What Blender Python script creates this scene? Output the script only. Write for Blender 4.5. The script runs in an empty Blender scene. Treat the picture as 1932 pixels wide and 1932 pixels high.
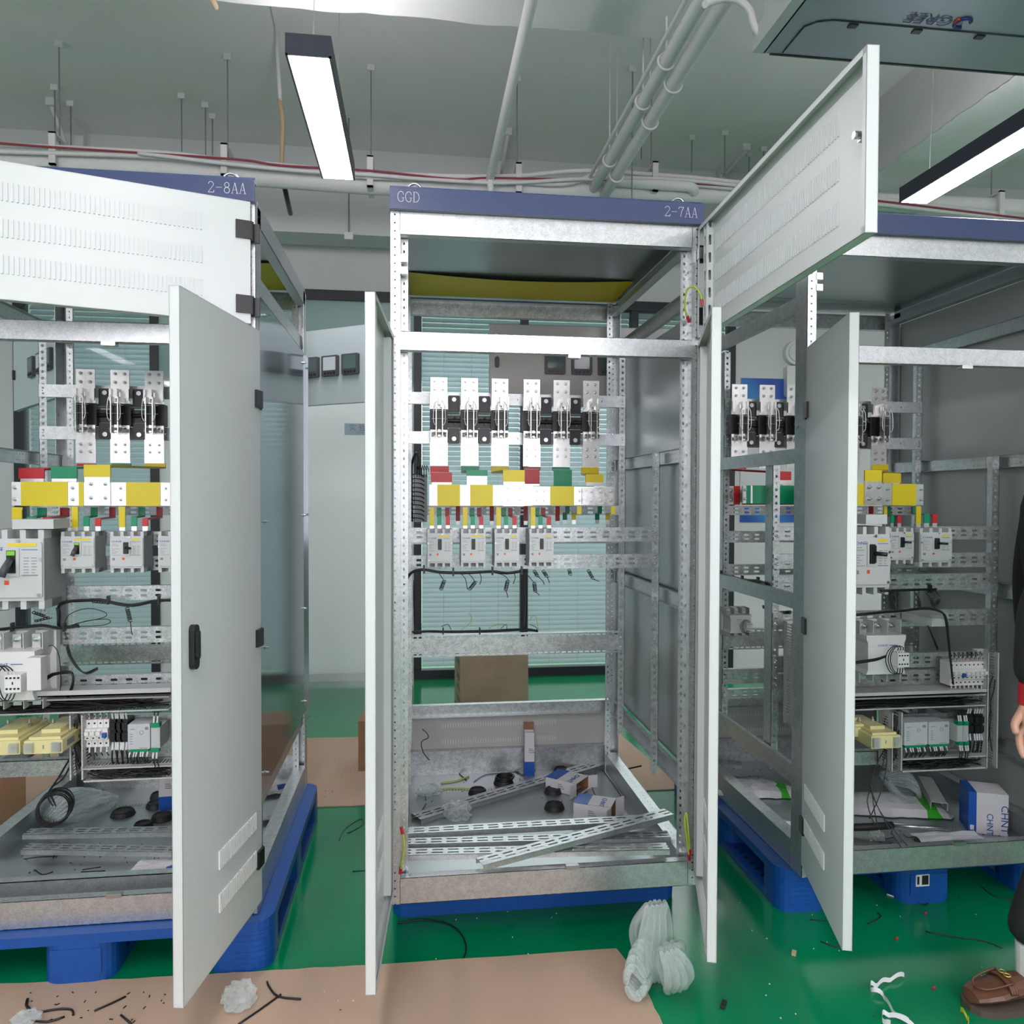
import bpy, math, random
from mathutils import Vector, Matrix
random.seed(7)
S = bpy.context.scene
COL = S.collection
# ---------------------------------------------------------------- camera
F = 1410.4
YAW, PIT, ROL = .1274, -.0192, .0028
CAM = Vector((-.4193, -2.3492, 1.4279))
_f = Vector((math.sin(YAW)*math.cos(PIT), math.cos(YAW)*math.cos(PIT), math.sin(PIT)))
_r0 = Vector((math.cos(YAW), -math.sin(YAW), 0)); _u0 = _r0.cross(_f)
_r = math.cos(ROL)*_r0 + math.sin(ROL)*_u0
_u = -math.sin(ROL)*_r0 + math.cos(ROL)*_u0
cd = bpy.data.cameras.new('camera'); co = bpy.data.objects.new('camera', cd); COL.objects.link(co)
co.matrix_world = Matrix(((_r.x, _u.x, -_f.x, CAM.x), (_r.y, _u.y, -_f.y, CAM.y), (_r.z, _u.z, -_f.z, CAM.z), (0, 0, 0, 1)))
cd.sensor_width = 36; cd.lens = 36*F/1932; cd.clip_start = .02
S.camera = co
# ---------------------------------------------------------------- light, exposure
w = bpy.data.worlds.new('sky'); S.world = w; w.use_nodes = True
w.node_tree.nodes['Background'].inputs[0].default_value = (.8, .9, 1, 1)
w.node_tree.nodes['Background'].inputs[1].default_value = 1.0
def area(name, loc, rot, sx, sy, e, col):
    l = bpy.data.lights.new(name, 'AREA'); l.shape = 'RECTANGLE'; l.size = sx; l.size_y = sy; l.energy = e; l.color = col
    o = bpy.data.objects.new(name, l); COL.objects.link(o); o.location = loc; o.rotation_euler = rot
    return o
area('unseen_window_fill', (-.5, -5.85, 2.25), (math.radians(90), 0, 0), 7.2, 2.8, 185, (1, .915, .965))  # unseen window light behind the viewer, made taller to brighten the ceiling
area('laboratory_light', (.2, 4.9, 2.78), (0, 0, 0), 6.0, 1.6, 330, (1, .93, .97))
LAMP_E = 38.0
S.view_settings.view_transform = 'Standard'; S.view_settings.look = 'None'
S.view_settings.gamma = 1; S.view_settings.use_curve_mapping = False
S.view_settings.exposure = 0.08
S.cycles.use_denoising = True
S.cycles.max_bounces = 7; S.cycles.diffuse_bounces = 4; S.cycles.glossy_bounces = 4; S.cycles.transmission_bounces = 4
S.cycles.transparent_max_bounces = 16; S.cycles.caustics_reflective = False; S.cycles.caustics_refractive = False
S.cycles.sample_clamp_indirect = 4.0

def U(px, py, X=None, Y=None, Z=None):
    """the point of the room seen at a pixel of the photograph on a plane of known X, Y or Z"""
    d = (px-966)/F*_r - (py-966)/F*_u + _f
    if X is not None: t = (X-CAM.x)/d.x
    elif Y is not None: t = (Y-CAM.y)/d.y
    else: t = (Z-CAM.z)/d.z
    return CAM + t*d
def ux(px, py, Y): return U(px, py, Y=Y).x
def uz(px, py, Y): return U(px, py, Y=Y).z
def R4(x0, y0, x1, y1, Y):
    """world x0,x1,z0,z1 of a pixel rectangle on plane Y"""
    return ux(x0, (y0+y1)/2, Y), ux(x1, (y0+y1)/2, Y), uz((x0+x1)/2, y1, Y), uz((x0+x1)/2, y0, Y)

# ---------------------------------------------------------------- materials
def nt(name):
    m = bpy.data.materials.new(name); m.use_nodes = True
    return m, m.node_tree, m.node_tree.nodes['Principled BSDF']
def N(t, typ, **k):
    n = t.nodes.new(typ)
    for a, v in k.items():
        if a == 'op': n.operation = v
        else: setattr(n, a, v)
    return n
def L(t, a, b): t.links.new(a, b)
def mth(t, op, a, b=None, c=None):
    n = N(t, 'ShaderNodeMath', op=op)
    for i, v in enumerate((a, b, c)):
        if v is None: continue
        if isinstance(v, (int, float)): n.inputs[i].default_value = v
        else: L(t, v, n.inputs[i])
    return n.outputs[0]
def mat(name, col, rough=.5, metal=0., spec=.5, noise=0., nscale=20., bump=0., coat=0., rvar=0., col2=None, alpha=1., emit=0., vor=False, trans=0.):
    m, t, p = nt(name)
    p.inputs['Base Color'].default_value = (*col, 1); p.inputs['Roughness'].default_value = rough
    p.inputs['Metallic'].default_value = metal; p.inputs['Specular IOR Level'].default_value = spec
    p.inputs['Coat Weight'].default_value = coat; p.inputs['Coat Roughness'].default_value = .08
    if trans: p.inputs['Transmission Weight'].default_value = trans
    if emit:
        p.inputs['Emission Color'].default_value = (*col, 1); p.inputs['Emission Strength'].default_value = emit
    if noise or bump or col2 or rvar:
        tc = N(t, 'ShaderNodeTexCoord')
        if vor:
            tx = N(t, 'ShaderNodeTexVoronoi'); tx.inputs['Scale'].default_value = nscale; fac = tx.outputs['Color']
            sp = N(t, 'ShaderNodeSeparateColor'); L(t, fac, sp.inputs[0]); fac = sp.outputs[0]
            n2 = N(t, 'ShaderNodeTexNoise'); n2.inputs['Scale'].default_value = nscale*.15; L(t, tc.outputs['Object'], n2.inputs[0])
            fac = mth(t, 'ADD', mth(t, 'MULTIPLY', fac, .35), mth(t, 'MULTIPLY', n2.outputs[0], .65))
        else:
            tx = N(t, 'ShaderNodeTexNoise'); tx.inputs['Scale'].default_value = nscale; tx.inputs['Detail'].default_value = 4; fac = tx.outputs[0]
        L(t, tc.outputs['Object'], tx.inputs[0])
        if noise or col2:
            r = N(t, 'ShaderNodeValToRGB'); r.color_ramp.elements[0].position = .3; r.color_ramp.elements[1].position = .7
            c2 = col2 or tuple(min(1, c*(1+noise)) for c in col); c1 = col if col2 else tuple(c*(1-noise) for c in col)
            r.color_ramp.elements[0].color = (*c1, 1); r.color_ramp.elements[1].color = (*c2, 1)
            L(t, fac, r.inputs[0]); L(t, r.outputs[0], p.inputs['Base Color'])
        if rvar:
            L(t, mth(t, 'MULTIPLY_ADD', fac, rvar, rough-rvar/2), p.inputs['Roughness'])
        if bump:
            b = N(t, 'ShaderNodeBump'); b.inputs['Strength'].default_value = bump; b.inputs['Distance'].default_value = .002
            L(t, fac, b.inputs['Height']); L(t, b.outputs[0], p.inputs['Normal'])
    if alpha < 1: p.inputs['Alpha'].default_value = alpha
    return m
def perf(name, rows, base):
    """a copy of a sheet-metal material punched with real see-through holes; rows = (v, pitch, phase, half_length, radius) in metres of the UV"""
    m = base.copy(); m.name = name; t = m.node_tree
    out = [n for n in t.nodes if n.type == 'OUTPUT_MATERIAL'][0]; p = t.nodes['Principled BSDF']
    uv = N(t, 'ShaderNodeUVMap'); sx = N(t, 'ShaderNodeSeparateXYZ'); L(t, uv.outputs[0], sx.inputs[0])
    best = None
    for (v, pitch, ph, hl, rad) in rows:
        fu = mth(t, 'MULTIPLY', mth(t, 'SUBTRACT', mth(t, 'FRACT', mth(t, 'ADD', mth(t, 'DIVIDE', sx.outputs[0], pitch), ph)), .5), pitch)
        du = mth(t, 'MAXIMUM', mth(t, 'SUBTRACT', mth(t, 'ABSOLUTE', fu), hl), 0)
        dv = mth(t, 'SUBTRACT', sx.outputs[1], v)
        d = mth(t, 'SUBTRACT', mth(t, 'SQRT', mth(t, 'ADD', mth(t, 'MULTIPLY', du, du), mth(t, 'MULTIPLY', dv, dv))), rad)
        best = d if best is None else mth(t, 'MINIMUM', best, d)
    k = mth(t, 'LESS_THAN', best, 0)
    tr = N(t, 'ShaderNodeBsdfTransparent'); mx = N(t, 'ShaderNodeMixShader')
    L(t, k, mx.inputs[0]); L(t, p.outputs[0], mx.inputs[1]); L(t, tr.outputs[0], mx.inputs[2]); L(t, mx.outputs[0], out.inputs[0])
    return m
M = {}
M['galv'] = mat('galvanised_steel', (.60, .63, .64), .36, .85, noise=.13, nscale=260, vor=True, rvar=.12)
M['galvs'] = mat('galvanised_steel_spangled', (.50, .53, .535), .40, .8, noise=.25, nscale=300, vor=True, rvar=.15)
M['sheet'] = mat('galvanised_sheet', (.46, .50, .515), .33, .8, noise=.04, nscale=2, rvar=.04)
M['gloss'] = mat('glossy_side_sheet', (.30, .345, .375), .10, .55, noise=.05, nscale=2.0)
M['insid'] = mat('grey_side_sheet_inside', (.44, .46, .46), .38, .15, noise=.03, nscale=3)
M['p_post'] = perf('punched_post_face', [(0, .025, .5, 0, .0028)], M['galv'])
M['p_side'] = perf('punched_post_side', [(-.014, .100, .3, .0015, .0042), (.014, .100, .1, 0, .0028), (-.014, .1, .8, 0, .0024)], M['galv'])
M['p_lip'] = perf('punched_post_lip', [(-.003, .025, .5, 0, .0062), (.004, .025, 0, 0, .0030)], M['galv'])
M['p_mid'] = perf('punched_strut', [(0, .025, .5, 0, .0056)], M['galvs'])
M['p_rail'] = perf('punched_side_rail', [(-.011, .022, .5, 0, .0024), (.011, .022, .5, 0, .0024)], M['galv'])
M['p_slot'] = perf('slotted_rail', [(-.0085, .048, .5, .013, .0042), (.0085, .048, .5, .013, .0042)], M['galvs'])
M['p_one'] = perf('slotted_carrier', [(0, .09, .5, .010, .0042)], M['galv'])
M['p_vee'] = perf('slotted_beam_edge', [(-.036, .050, .5, .018, .0035), (.036, .050, .5, .018, .0035)], M['galvs'])
M['p_beam'] = perf('punched_beam_edge', [(0, .03, .5, 0, .0025)], M['galv'])
M['door'] = mat('pale_grey_powder_coat', (.64, .68, .675), .36, 0, noise=.012, nscale=3, bump=.05)
M['doord'] = mat('louvre_coat', (.74, .77, .77), .4)
M['beige'] = mat('warm_grey_powder_coat', (.50, .50, .48), .35)
M['teal'] = mat('cool_grey_powder_coat', (.43, .52, .53), .35)
M['blue'] = mat('navy_powder_coat', (.035, .055, .155), .32, 0, noise=.1, nscale=300, bump=.15, coat=.25)
M['bluet'] = mat('navy_edge_coat', (.02, .06, .20), .35)
M['letter'] = mat('white_lettering', (.85, .85, .85), .5)
M['tin'] = mat('tinned_copper', (.76, .76, .745), .30, .85, noise=.05, nscale=60, rvar=.1)
M['tinr'] = mat('scratched_tinned_copper', (.62, .62, .61), .3, .9, noise=.2, nscale=90, rvar=.2)
M['red'] = mat('red_heatshrink', (.52, .018, .022), .35)
M['green'] = mat('green_heatshrink', (.0, .27, .12), .35)
M['yellow'] = mat('yellow_heatshrink', (.69, .56, .01), .38)
M['zinc'] = mat('zinc_bolt', (.50, .52, .53), .28, .95)
M['black'] = mat('black_plastic', (.012, .012, .014), .35)
M['rubber'] = mat('black_rubber', (.014, .014, .015), .55)
M['darkgrey'] = mat('dark_grey_plastic', (.06, .065, .075), .4)
M['cable'] = mat('black_wire', (.008, .008, .009), .4)
M['white'] = mat('white_plastic', (.75, .76, .75), .4)
M['mccb'] = mat('light_grey_moulded_case', (.56, .585, .585), .42, noise=.01, nscale=8)
M['mccbs'] = mat('grey_moulded_side', (.30, .315, .32), .45)
M['ink'] = mat('grey_ink', (.22, .24, .26), .6)
M['brand'] = mat('blue_ink', (.01, .09, .38), .5)
M['sticker'] = mat('yellow_sticker', (.80, .62, .02), .5)
M['redink'] = mat('red_ink', (.75, .10, .03), .5)
M['cream'] = mat('cream_cast_resin', (.70, .66, .33), .4)
M['screen'] = mat('grey_display', (.10, .15, .15), .08)
M['screenb'] = mat('pale_display', (.55, .62, .66), .1)
M['duct'] = mat('grey_slotted_duct', (.50, .52, .51), .5)
M['cardb'] = mat('brown_cardboard', (.27, .15, .075), .8, noise=.06, nscale=12)
M['ply'] = mat('plywood', (.40, .31, .22), .7, noise=.12, nscale=5)
M['pallet'] = mat('blue_pallet_plastic', (.006, .075, .33), .42, noise=.08, nscale=60, bump=.08)
M['blueprint'] = mat('blue_print', (.008, .09, .42), .4)
M['boxwhite'] = mat('white_box_card', (.70, .71, .73), .5)
M['paper'] = mat('white_paper', (.74, .75, .78), .6)
M['earth'] = mat('yellow_green_wire', (.45, .62, .05), .4)
M['crimp'] = mat('red_crimp', (.5, .01, .03), .35)
M['uplight'] = mat('added_uplight_glow', (1, .905, .955), .4, emit=19.0)  # upward glow added to the lamp tops to brighten the ceiling
M['lampbody'] = mat('dark_lamp_housing', (.028, .034, .055), .4, noise=.1, nscale=200)
M['lamp'] = mat('lamp_diffuser', (1, .91, .965), .4, emit=LAMP_E)
M['ceil'] = mat('painted_concrete_ceiling', (.83, .83, .825), .85, noise=.015, nscale=3, bump=.1)
M['beam'] = mat('painted_rough_beam', (.72, .74, .73), .8, noise=.03, nscale=5, bump=.9)
M['wall'] = mat('white_painted_wall', (.70, .71, .715), .8, noise=.012, nscale=3)
M['wallfar'] = mat('pale_wall_panel', (.60, .63, .64), .55)
M['pipe'] = mat('painted_pipe', (.80, .80, .80), .55, noise=.03, nscale=20)
M['pipew'] = mat('painted_conduit', (.78, .76, .77), .6, noise=.04, nscale=20)
M['pipered'] = mat('red_cable', (.33, .05, .07), .6)
M['flex'] = mat('tan_flexible_conduit', (.52, .38, .24), .6)
M['rod'] = mat('threaded_rod', (.33, .34, .34), .45, .7)
M['frame'] = mat('black_window_frame', (.018, .021, .028), .4)
M['upglass'] = mat('greenish_reflecting_glass', (.30, .45, .43), .05, spec=.8)
M['skirt'] = mat('aluminium_skirting', (.6, .62, .63), .3, .8)
M['acgrey'] = mat('grey_unit_sheet', (.36, .41, .44), .38, .55, noise=.04, nscale=3)
M['acside'] = mat('pale_unit_side', (.62, .65, .66), .5, .2)
M['yfilm'] = mat('yellow_protective_film', (1, .80, .02), .5)
M['skin'] = mat('skin', (.55, .30, .22), .5)
M['cloth'] = mat('black_cloth', (.012, .012, .014), .85)
M['cuff'] = mat('red_knit_cuff', (.42, .012, .02), .8)
M['sock'] = mat('white_sock', (.72, .71, .70), .85, bump=.3, nscale=150)
M['leather'] = mat('brown_leather', (.115, .048, .026), .38, noise=.2, nscale=9)
M['sole'] = mat('dark_shoe_sole', (.09, .065, .05), .6)
M['brass'] = mat('brass_buckle', (.7, .5, .15), .3, 1)
M['hair'] = mat('black_hair', (.01, .009, .009), .5)
# glass and film
def glassy(name, col, tr, rough=.05):
    m, t, p = nt(name); out = [n for n in t.nodes if n.type == 'OUTPUT_MATERIAL'][0]
    p.inputs['Base Color'].default_value = (*col, 1); p.inputs['Roughness'].default_value = rough
    x = N(t, 'ShaderNodeBsdfTransparent'); x.inputs[0].default_value = (.95, 1, .98, 1)
    fr = N(t, 'ShaderNodeLayerWeight'); fr.inputs[0].default_value = .35
    mx = N(t, 'ShaderNodeMixShader'); L(t, mth(t, 'MULTIPLY_ADD', fr.outputs[1], .6, 1-tr), mx.inputs[0])
    L(t, x.outputs[0], mx.inputs[1]); L(t, p.outputs[0], mx.inputs[2]); L(t, mx.outputs[0], out.inputs[0])
    return m
def transl(name, col, k, rough):
    m, t, p = nt(name); out = [n for n in t.nodes if n.type == 'OUTPUT_MATERIAL'][0]
    p.inputs['Base Color'].default_value = (*col, 1); p.inputs['Roughness'].default_value = rough
    x = N(t, 'ShaderNodeBsdfTranslucent'); x.inputs[0].default_value = (*col, 1); mx = N(t, 'ShaderNodeMixShader'); mx.inputs[0].default_value = k
    L(t, p.outputs[0], mx.inputs[1]); L(t, x.outputs[0], mx.inputs[2]); L(t, mx.outputs[0], out.inputs[0])
    return m
M['blind'] = transl('pale_teal_blind_slat', (.62, .69, .72), .40, .5)
M['frost'] = transl('frosted_glass_partition', (.76, .80, .80), .25, .14)
M['pane'] = glassy('window_pane', (.25, .33, .33), .93, .02)
M['film'] = glassy('clear_plastic_film', (.80, .84, .86), .86, .16)
M['clear'] = glassy('clear_plastic_cover', (.75, .78, .78), .72, .1)
# floor: glossy green epoxy with scuffs
m, t, p = nt('green_epoxy_floor'); M['floor'] = m
tc = N(t, 'ShaderNodeTexCoord')
n1 = N(t, 'ShaderNodeTexNoise'); n1.inputs['Scale'].default_value = 1.6; n1.inputs['Detail'].default_value = 5; L(t, tc.outputs['Object'], n1.inputs[0])
n2 = N(t, 'ShaderNodeTexNoise'); n2.inputs['Scale'].default_value = 9; n2.inputs['Detail'].default_value = 8; n2.inputs['Roughness'].default_value = .7; L(t, tc.outputs['Object'], n2.inputs[0])
r = N(t, 'ShaderNodeValToRGB'); r.color_ramp.elements[0].color = (.0, .165, .062, 1); r.color_ramp.elements[1].color = (.001, .225, .088, 1)
r.color_ramp.elements[0].position = .35; r.color_ramp.elements[1].position = .7
L(t, n1.outputs[0], r.inputs[0]); L(t, r.outputs[0], p.inputs['Base Color'])
L(t, mth(t, 'MULTIPLY_ADD', n2.outputs[0], .20, .05), p.inputs['Roughness']); p.inputs['Specular IOR Level'].default_value = .38
# flat brown paperboard with faint corrugation lines
m, t, p = nt('corrugated_floor_card'); M['sheetcard'] = m
tc = N(t, 'ShaderNodeTexCoord'); wv = N(t, 'ShaderNodeTexWave'); wv.inputs['Scale'].default_value = 46; wv.inputs['Distortion'].default_value = .5
n1 = N(t, 'ShaderNodeTexNoise'); n1.inputs['Scale'].default_value = 2.2; n1.inputs['Detail'].default_value = 5
L(t, tc.outputs['Object'], wv.inputs[0]); L(t, tc.outputs['Object'], n1.inputs[0])
r = N(t, 'ShaderNodeValToRGB'); r.color_ramp.elements[0].color = (.37, .265, .19, 1); r.color_ramp.elements[1].color = (.47, .345, .25, 1)
L(t, mth(t, 'ADD', mth(t, 'MULTIPLY', wv.outputs[0], .08), mth(t, 'MULTIPLY', n1.outputs[0], .92)), r.inputs[0]); L(t, r.outputs[0], p.inputs['Base Color'])
p.inputs['Roughness'].default_value = .8
b = N(t, 'ShaderNodeBump'); b.inputs['Strength'].default_value = .12; b.inputs['Distance'].default_value = .002; L(t, wv.outputs[0], b.inputs['Height']); L(t, b.outputs[0], p.inputs['Normal'])
# blue poster gradient shapes
m, t, p = nt('blue_poster_print'); M['poster'] = m
tc = N(t, 'ShaderNodeTexCoord'); wv = N(t, 'ShaderNodeTexWave'); wv.inputs['Scale'].default_value = .9; wv.inputs['Distortion'].default_value = 3; wv.bands_direction = 'DIAGONAL'
L(t, tc.outputs['Object'], wv.inputs[0]); r = N(t, 'ShaderNodeValToRGB')
r.color_ramp.elements[0].color = (.01, .07, .40, 1); r.color_ramp.elements[1].color = (.03, .25, .62, 1)
L(t, wv.outputs[0], r.inputs[0]); L(t, r.outputs[0], p.inputs['Base Color']); p.inputs['Roughness'].default_value = .4

# ---------------------------------------------------------------- mesh builder
class MB:
    def __init__(s): s.v = []; s.f = []; s.uv = []; s.mi = []; s.sm = []
    def face(s, pts, uvs=None, m=0, sm=False):
        b = len(s.v); s.v += [tuple(p) for p in pts]; s.f.append(tuple(range(b, b+len(pts)))); s.mi.append(m); s.sm.append(sm)
        if uvs is None:
            p0 = Vector(pts[0]); e1 = (Vector(pts[1])-p0); e2 = (Vector(pts[-1])-p0); l1, l2 = e1.length, e2.length
            if len(pts) == 4:
                uvs = [(0, -l2/2), (l1, -l2/2), (l1, l2/2), (0, l2/2)] if l1 >= l2 else [(0, -l1/2), (0, l1/2), (l2, l1/2), (l2, -l1/2)]
            else: uvs = [(0, 1)]*len(pts)
        s.uv += uvs
    def box(s, x0, x1, y0, y1, z0, z1, m=0, T=None):
        if x0 > x1: x0, x1 = x1, x0
        if y0 > y1: y0, y1 = y1, y0
        if z0 > z1: z0, z1 = z1, z0
        c = [Vector(p) for p in ((x0, y0, z0), (x1, y0, z0), (x1, y1, z0), (x0, y1, z0), (x0, y0, z1), (x1, y0, z1), (x1, y1, z1), (x0, y1, z1))]
        if T is not None: c = [T @ p for p in c]
        for q in ((0, 1, 5, 4), (3, 7, 6, 2), (0, 4, 7, 3), (1, 2, 6, 5), (0, 3, 2, 1), (4, 5, 6, 7)):
            if q == (3, 7, 6, 2): q = (2, 3, 7, 6)
            if q == (0, 4, 7, 3): q = (3, 0, 4, 7)
            s.face([c[i] for i in q], m=m)
        return s
    def rbox(s, x0, x1, y0, y1, z0, z1, r, m=0, T=None, n=3):
        """box whose four vertical-to-Y corners are rounded in the XZ plane"""
        pts = []
        for cx, cz, a0 in ((x1-r, z1-r, 0), (x0+r, z1-r, 90), (x0+r, z0+r, 180), (x1-r, z0+r, 270)):
            for k in range(n+1):
                a = math.radians(a0+90*k/n); pts.append((cx+r*math.cos(a), cz+r*math.sin(a)))
        return s.prism(pts, y0, y1, 'Y', m, T)
    def prism(s, pts, a, b, axis='Y', m=0, T=None):
        def mk(p, h):
            v = Vector((p[0], h, p[1])) if axis == 'Y' else (Vector((p[0], p[1], h)) if axis == 'Z' else Vector((h, p[0], p[1])))
            return T @ v if T is not None else v
        A = [mk(p, a) for p in pts]; B = [mk(p, b) for p in pts]; n = len(pts)
        s.face(A, m=m); s.face(B[::-1], m=m)
        for i in range(n): s.face([A[i], B[i], B[(i+1) % n], A[(i+1) % n]], m=m)
        return s
    def cyl(s, p0, p1, r, n=10, m=0, r2=None, cap=True):
        p0, p1 = Vector(p0), Vector(p1); d = (p1-p0).normalized(); a = d.orthogonal().normalized(); b = d.cross(a); r2 = r if r2 is None else r2
        A = [p0+r*(math.cos(2*math.pi*i/n)*a+math.sin(2*math.pi*i/n)*b) for i in range(n)]
        B = [p1+r2*(math.cos(2*math.pi*i/n)*a+math.sin(2*math.pi*i/n)*b) for i in range(n)]
        for i in range(n): s.face([A[i], A[(i+1) % n], B[(i+1) % n], B[i]], m=m, sm=True, uvs=[(0, 1)]*4)
        if cap: s.face(A[::-1], m=m, uvs=[(0, 1)]*n); s.face(B, m=m, uvs=[(0, 1)]*n)
        return s
    def tube(s, pts, r, n=6, m=0, smooth=3):
        P = [Vector(p) for p in pts]
        if smooth and len(P) > 2:
            Q = []
            for i in range(len(P)-1):
                a, b, c, d = P[max(i-1, 0)], P[i], P[i+1], P[min(i+2, len(P)-1)]
                for k in range(smooth):
                    t_ = k/smooth
                    Q.append(.5*((2*b)+(c-a)*t_+(2*a-5*b+4*c-d)*t_*t_+(3*b-a-3*c+d)*t_**3))
            Q.append(P[-1]); P = Q
        up = None; rings = []
        for i, p_ in enumerate(P):
            d = (P[min(i+1, len(P)-1)]-P[max(i-1, 0)])
            if d.length < 1e-9: d = Vector((0, 0, 1))
            d.normalize()
            if up is None: up = d.orthogonal().normalized()
            up = (up-d*up.dot(d))
            if up.length < 1e-6: up = d.orthogonal()
            up.normalize(); b = d.cross(up)
            rr = r(i/(len(P)-1)) if callable(r) else r
            rings.append([p_+rr*(math.cos(2*math.pi*k/n)*up+math.sin(2*math.pi*k/n)*b) for k in range(n)])
        base = len(s.v)
        for g in rings: s.v += [tuple(q) for q in g]
        for i in range(len(rings)-1):
            for k in range(n):
                s.f.append((base+i*n+k, base+i*n+(k+1) % n, base+(i+1)*n+(k+1) % n, base+(i+1)*n+k)); s.mi.append(m); s.sm.append(True); s.uv += [(0, 1)]*4
        s.f.append(tuple(base+k for k in range(n))[::-1]); s.mi.append(m); s.sm.append(False); s.uv += [(0, 1)]*n
        s.f.append(tuple(base+(len(rings)-1)*n+k for k in range(n))); s.mi.append(m); s.sm.append(False); s.uv += [(0, 1)]*n
        return s
    def ring(s, c, R_, r, ax='Y', n=18, k=8, a0=0, a1=360, m=0):
        pts = []
        for i in range(n+1):
            a = math.radians(a0+(a1-a0)*i/n); q = (math.cos(a)*R_, math.sin(a)*R_)
            pts.append(Vector(c)+(Vector((q[0], 0, q[1])) if ax == 'Y' else Vector((q[0], q[1], 0)) if ax == 'Z' else Vector((0, q[0], q[1]))))
        return s.tube(pts, r, k, m, smooth=0)
    def build(s, name, mats, parent=None, **k):
        me = bpy.data.meshes.new(name); me.from_pydata(s.v, [], s.f)
        ul = me.uv_layers.new(name='UVMap')
        ul.data.foreach_set('uv', [c for q in s.uv for c in q])
        if not isinstance(mats, (list, tuple)): mats = [mats]
        for q in mats: me.materials.append(M[q] if isinstance(q, str) else q)
        me.polygons.foreach_set('material_index', s.mi); me.polygons.foreach_set('use_smooth', s.sm)
        me.update()
        o = bpy.data.objects.new(name, me); COL.objects.link(o)
        if parent is not None: o.parent = parent; wp(o, parent)
        for a, v in k.items(): o[a] = v
        return o
ORG = {}     # things whose parts are written in room coordinates
def wp(o, parent):
    off = ORG.get(parent.name)
    if off is not None: o.location = Vector(o.location)-off; ORG[o.name] = Vector((0, 0, 0))
def wthing(name, label, cat, loc, group=None):
    o = thing(name, label, cat, loc, group); ORG[o.name] = Vector(loc); return o
def thing(name, label, cat, loc=(0, 0, 0), group=None, rz=0):
    o = bpy.data.objects.new(name, None); o.empty_display_size = .05; COL.objects.link(o); o.location = loc; o.rotation_euler = (0, 0, rz)
    o['label'] = label; o['category'] = cat
    if group: o['group'] = group
    return o
def tag(o, label, cat, group=None):
    o['label'] = label; o['category'] = cat
    if group: o['group'] = group
    return o
def struct(name, mb, mats, parent=None):
    o = mb.build(name, mats, parent)
    if parent is None: o['kind'] = 'structure'
    return o
def dup(root, loc, label, rz=None, group=None):
    def rec(o, par):
        c = o.copy(); COL.objects.link(c)
        if par is not None: c.parent = par; c.matrix_parent_inverse = o.matrix_parent_inverse.copy()
        for ch in kids.get(o, ()): rec(ch, c)
        return c
    r_ = rec(root, None); r_.location = loc; r_['label'] = label
    if rz is not None: r_.rotation_euler = (0, 0, rz)
    if group: r_['group'] = group
    return r_
kids = {}
def index_kids(root):
    """remember a template's tree so copies can be made without scanning the scene"""
    for o in COL.objects:
        if o.parent is not None: kids.setdefault(o.parent, [])
    for k_ in kids: kids[k_] = []
    for o in COL.objects:
        if o.parent is not None: kids[o.parent].append(o)
TXT = {}
def text(name, s_, size, loc, rot, m_, parent=None, ax=1.0, align='LEFT', ext=.0003, **k):
    c = bpy.data.curves.new(name, 'FONT'); c.body = s_; c.size = size; c.extrude = ext; c.align_x = align; c.space_character = 1.0
    c.resolution_u = 3
    key = (s_, size, m_, align, ext)
    if key not in TXT:
        q = bpy.data.objects.new(name, c); COL.objects.link(q); c.materials.append(M[m_])
        TXT[key] = bpy.data.meshes.new_from_object(q); bpy.data.objects.remove(q)
    o = bpy.data.objects.new(name, TXT[key]); COL.objects.link(o); o.location = loc; o.rotation_euler = rot; o.scale = (ax, 1, 1)
    if parent is not None: o.parent = parent; wp(o, parent)
    for a, v in k.items(): o[a] = v
    return o
FR = (math.radians(90), 0, 0)      # text standing up, read from the camera's side
bm_ = MB(); bm_.cyl((0, 0, 0), (0, -.0015, 0), .0085, 12); bm_.cyl((0, -.0015, 0), (0, -.008, 0), .0065, 6); bm_.cyl((0, -.008, 0), (0, -.017, 0), .0038, 8)
_b = bm_.build('bolt', 'zinc'); BOLT = _b.data; bpy.data.objects.remove(_b)
def bolt(x, y, z, parent, sc=1.0, rot=(0, 0, 0)):
    o = bpy.data.objects.new('bolt', BOLT); COL.objects.link(o); o.location = (x, y, z); o.scale = (sc, sc, sc); o.rotation_euler = rot
    if parent is not None: o.parent = parent; wp(o, parent)
    return o

# ================================================================ THE ROOM
CZ, WY = 4.10, 3.56
struct('floor', MB().box(-7, 7, -6, WY+2.7, -.1, 0), 'floor')
struct('ceiling', MB().box(-7, 7, -6, WY+.3, CZ, CZ+.1), 'ceil')
struct('wall_left', MB().box(-7.1, -7, -6, WY+.3, 0, CZ), 'wall')
struct('wall_right', MB().box(7, 7.1, -6, WY+.3, 0, CZ), 'wall')
wb = MB(); wb.box(-7, 7, -6.1, -6, 0, .75); wb.box(-7, 7, -6.1, -6, 2.85, CZ); wb.box(-7, -4.2, -6.1, -6, .75, 2.85); wb.box(3.2, 7, -6.1, -6, .75, 2.85)
struct('wall_back', wb, 'wall')
wn = MB()
for x in (-4.2, -2.35, -.5, 1.35, 3.14): wn.box(x, x+.06, -6.08, -6.02, .75, 2.85)
wn.box(-4.2, 3.2, -6.08, -6.02, .75, .81); wn.box(-4.2, 3.2, -6.08, -6.02, 2.79, 2.85)
w4 = struct('window_4', wn, 'frame')
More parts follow.
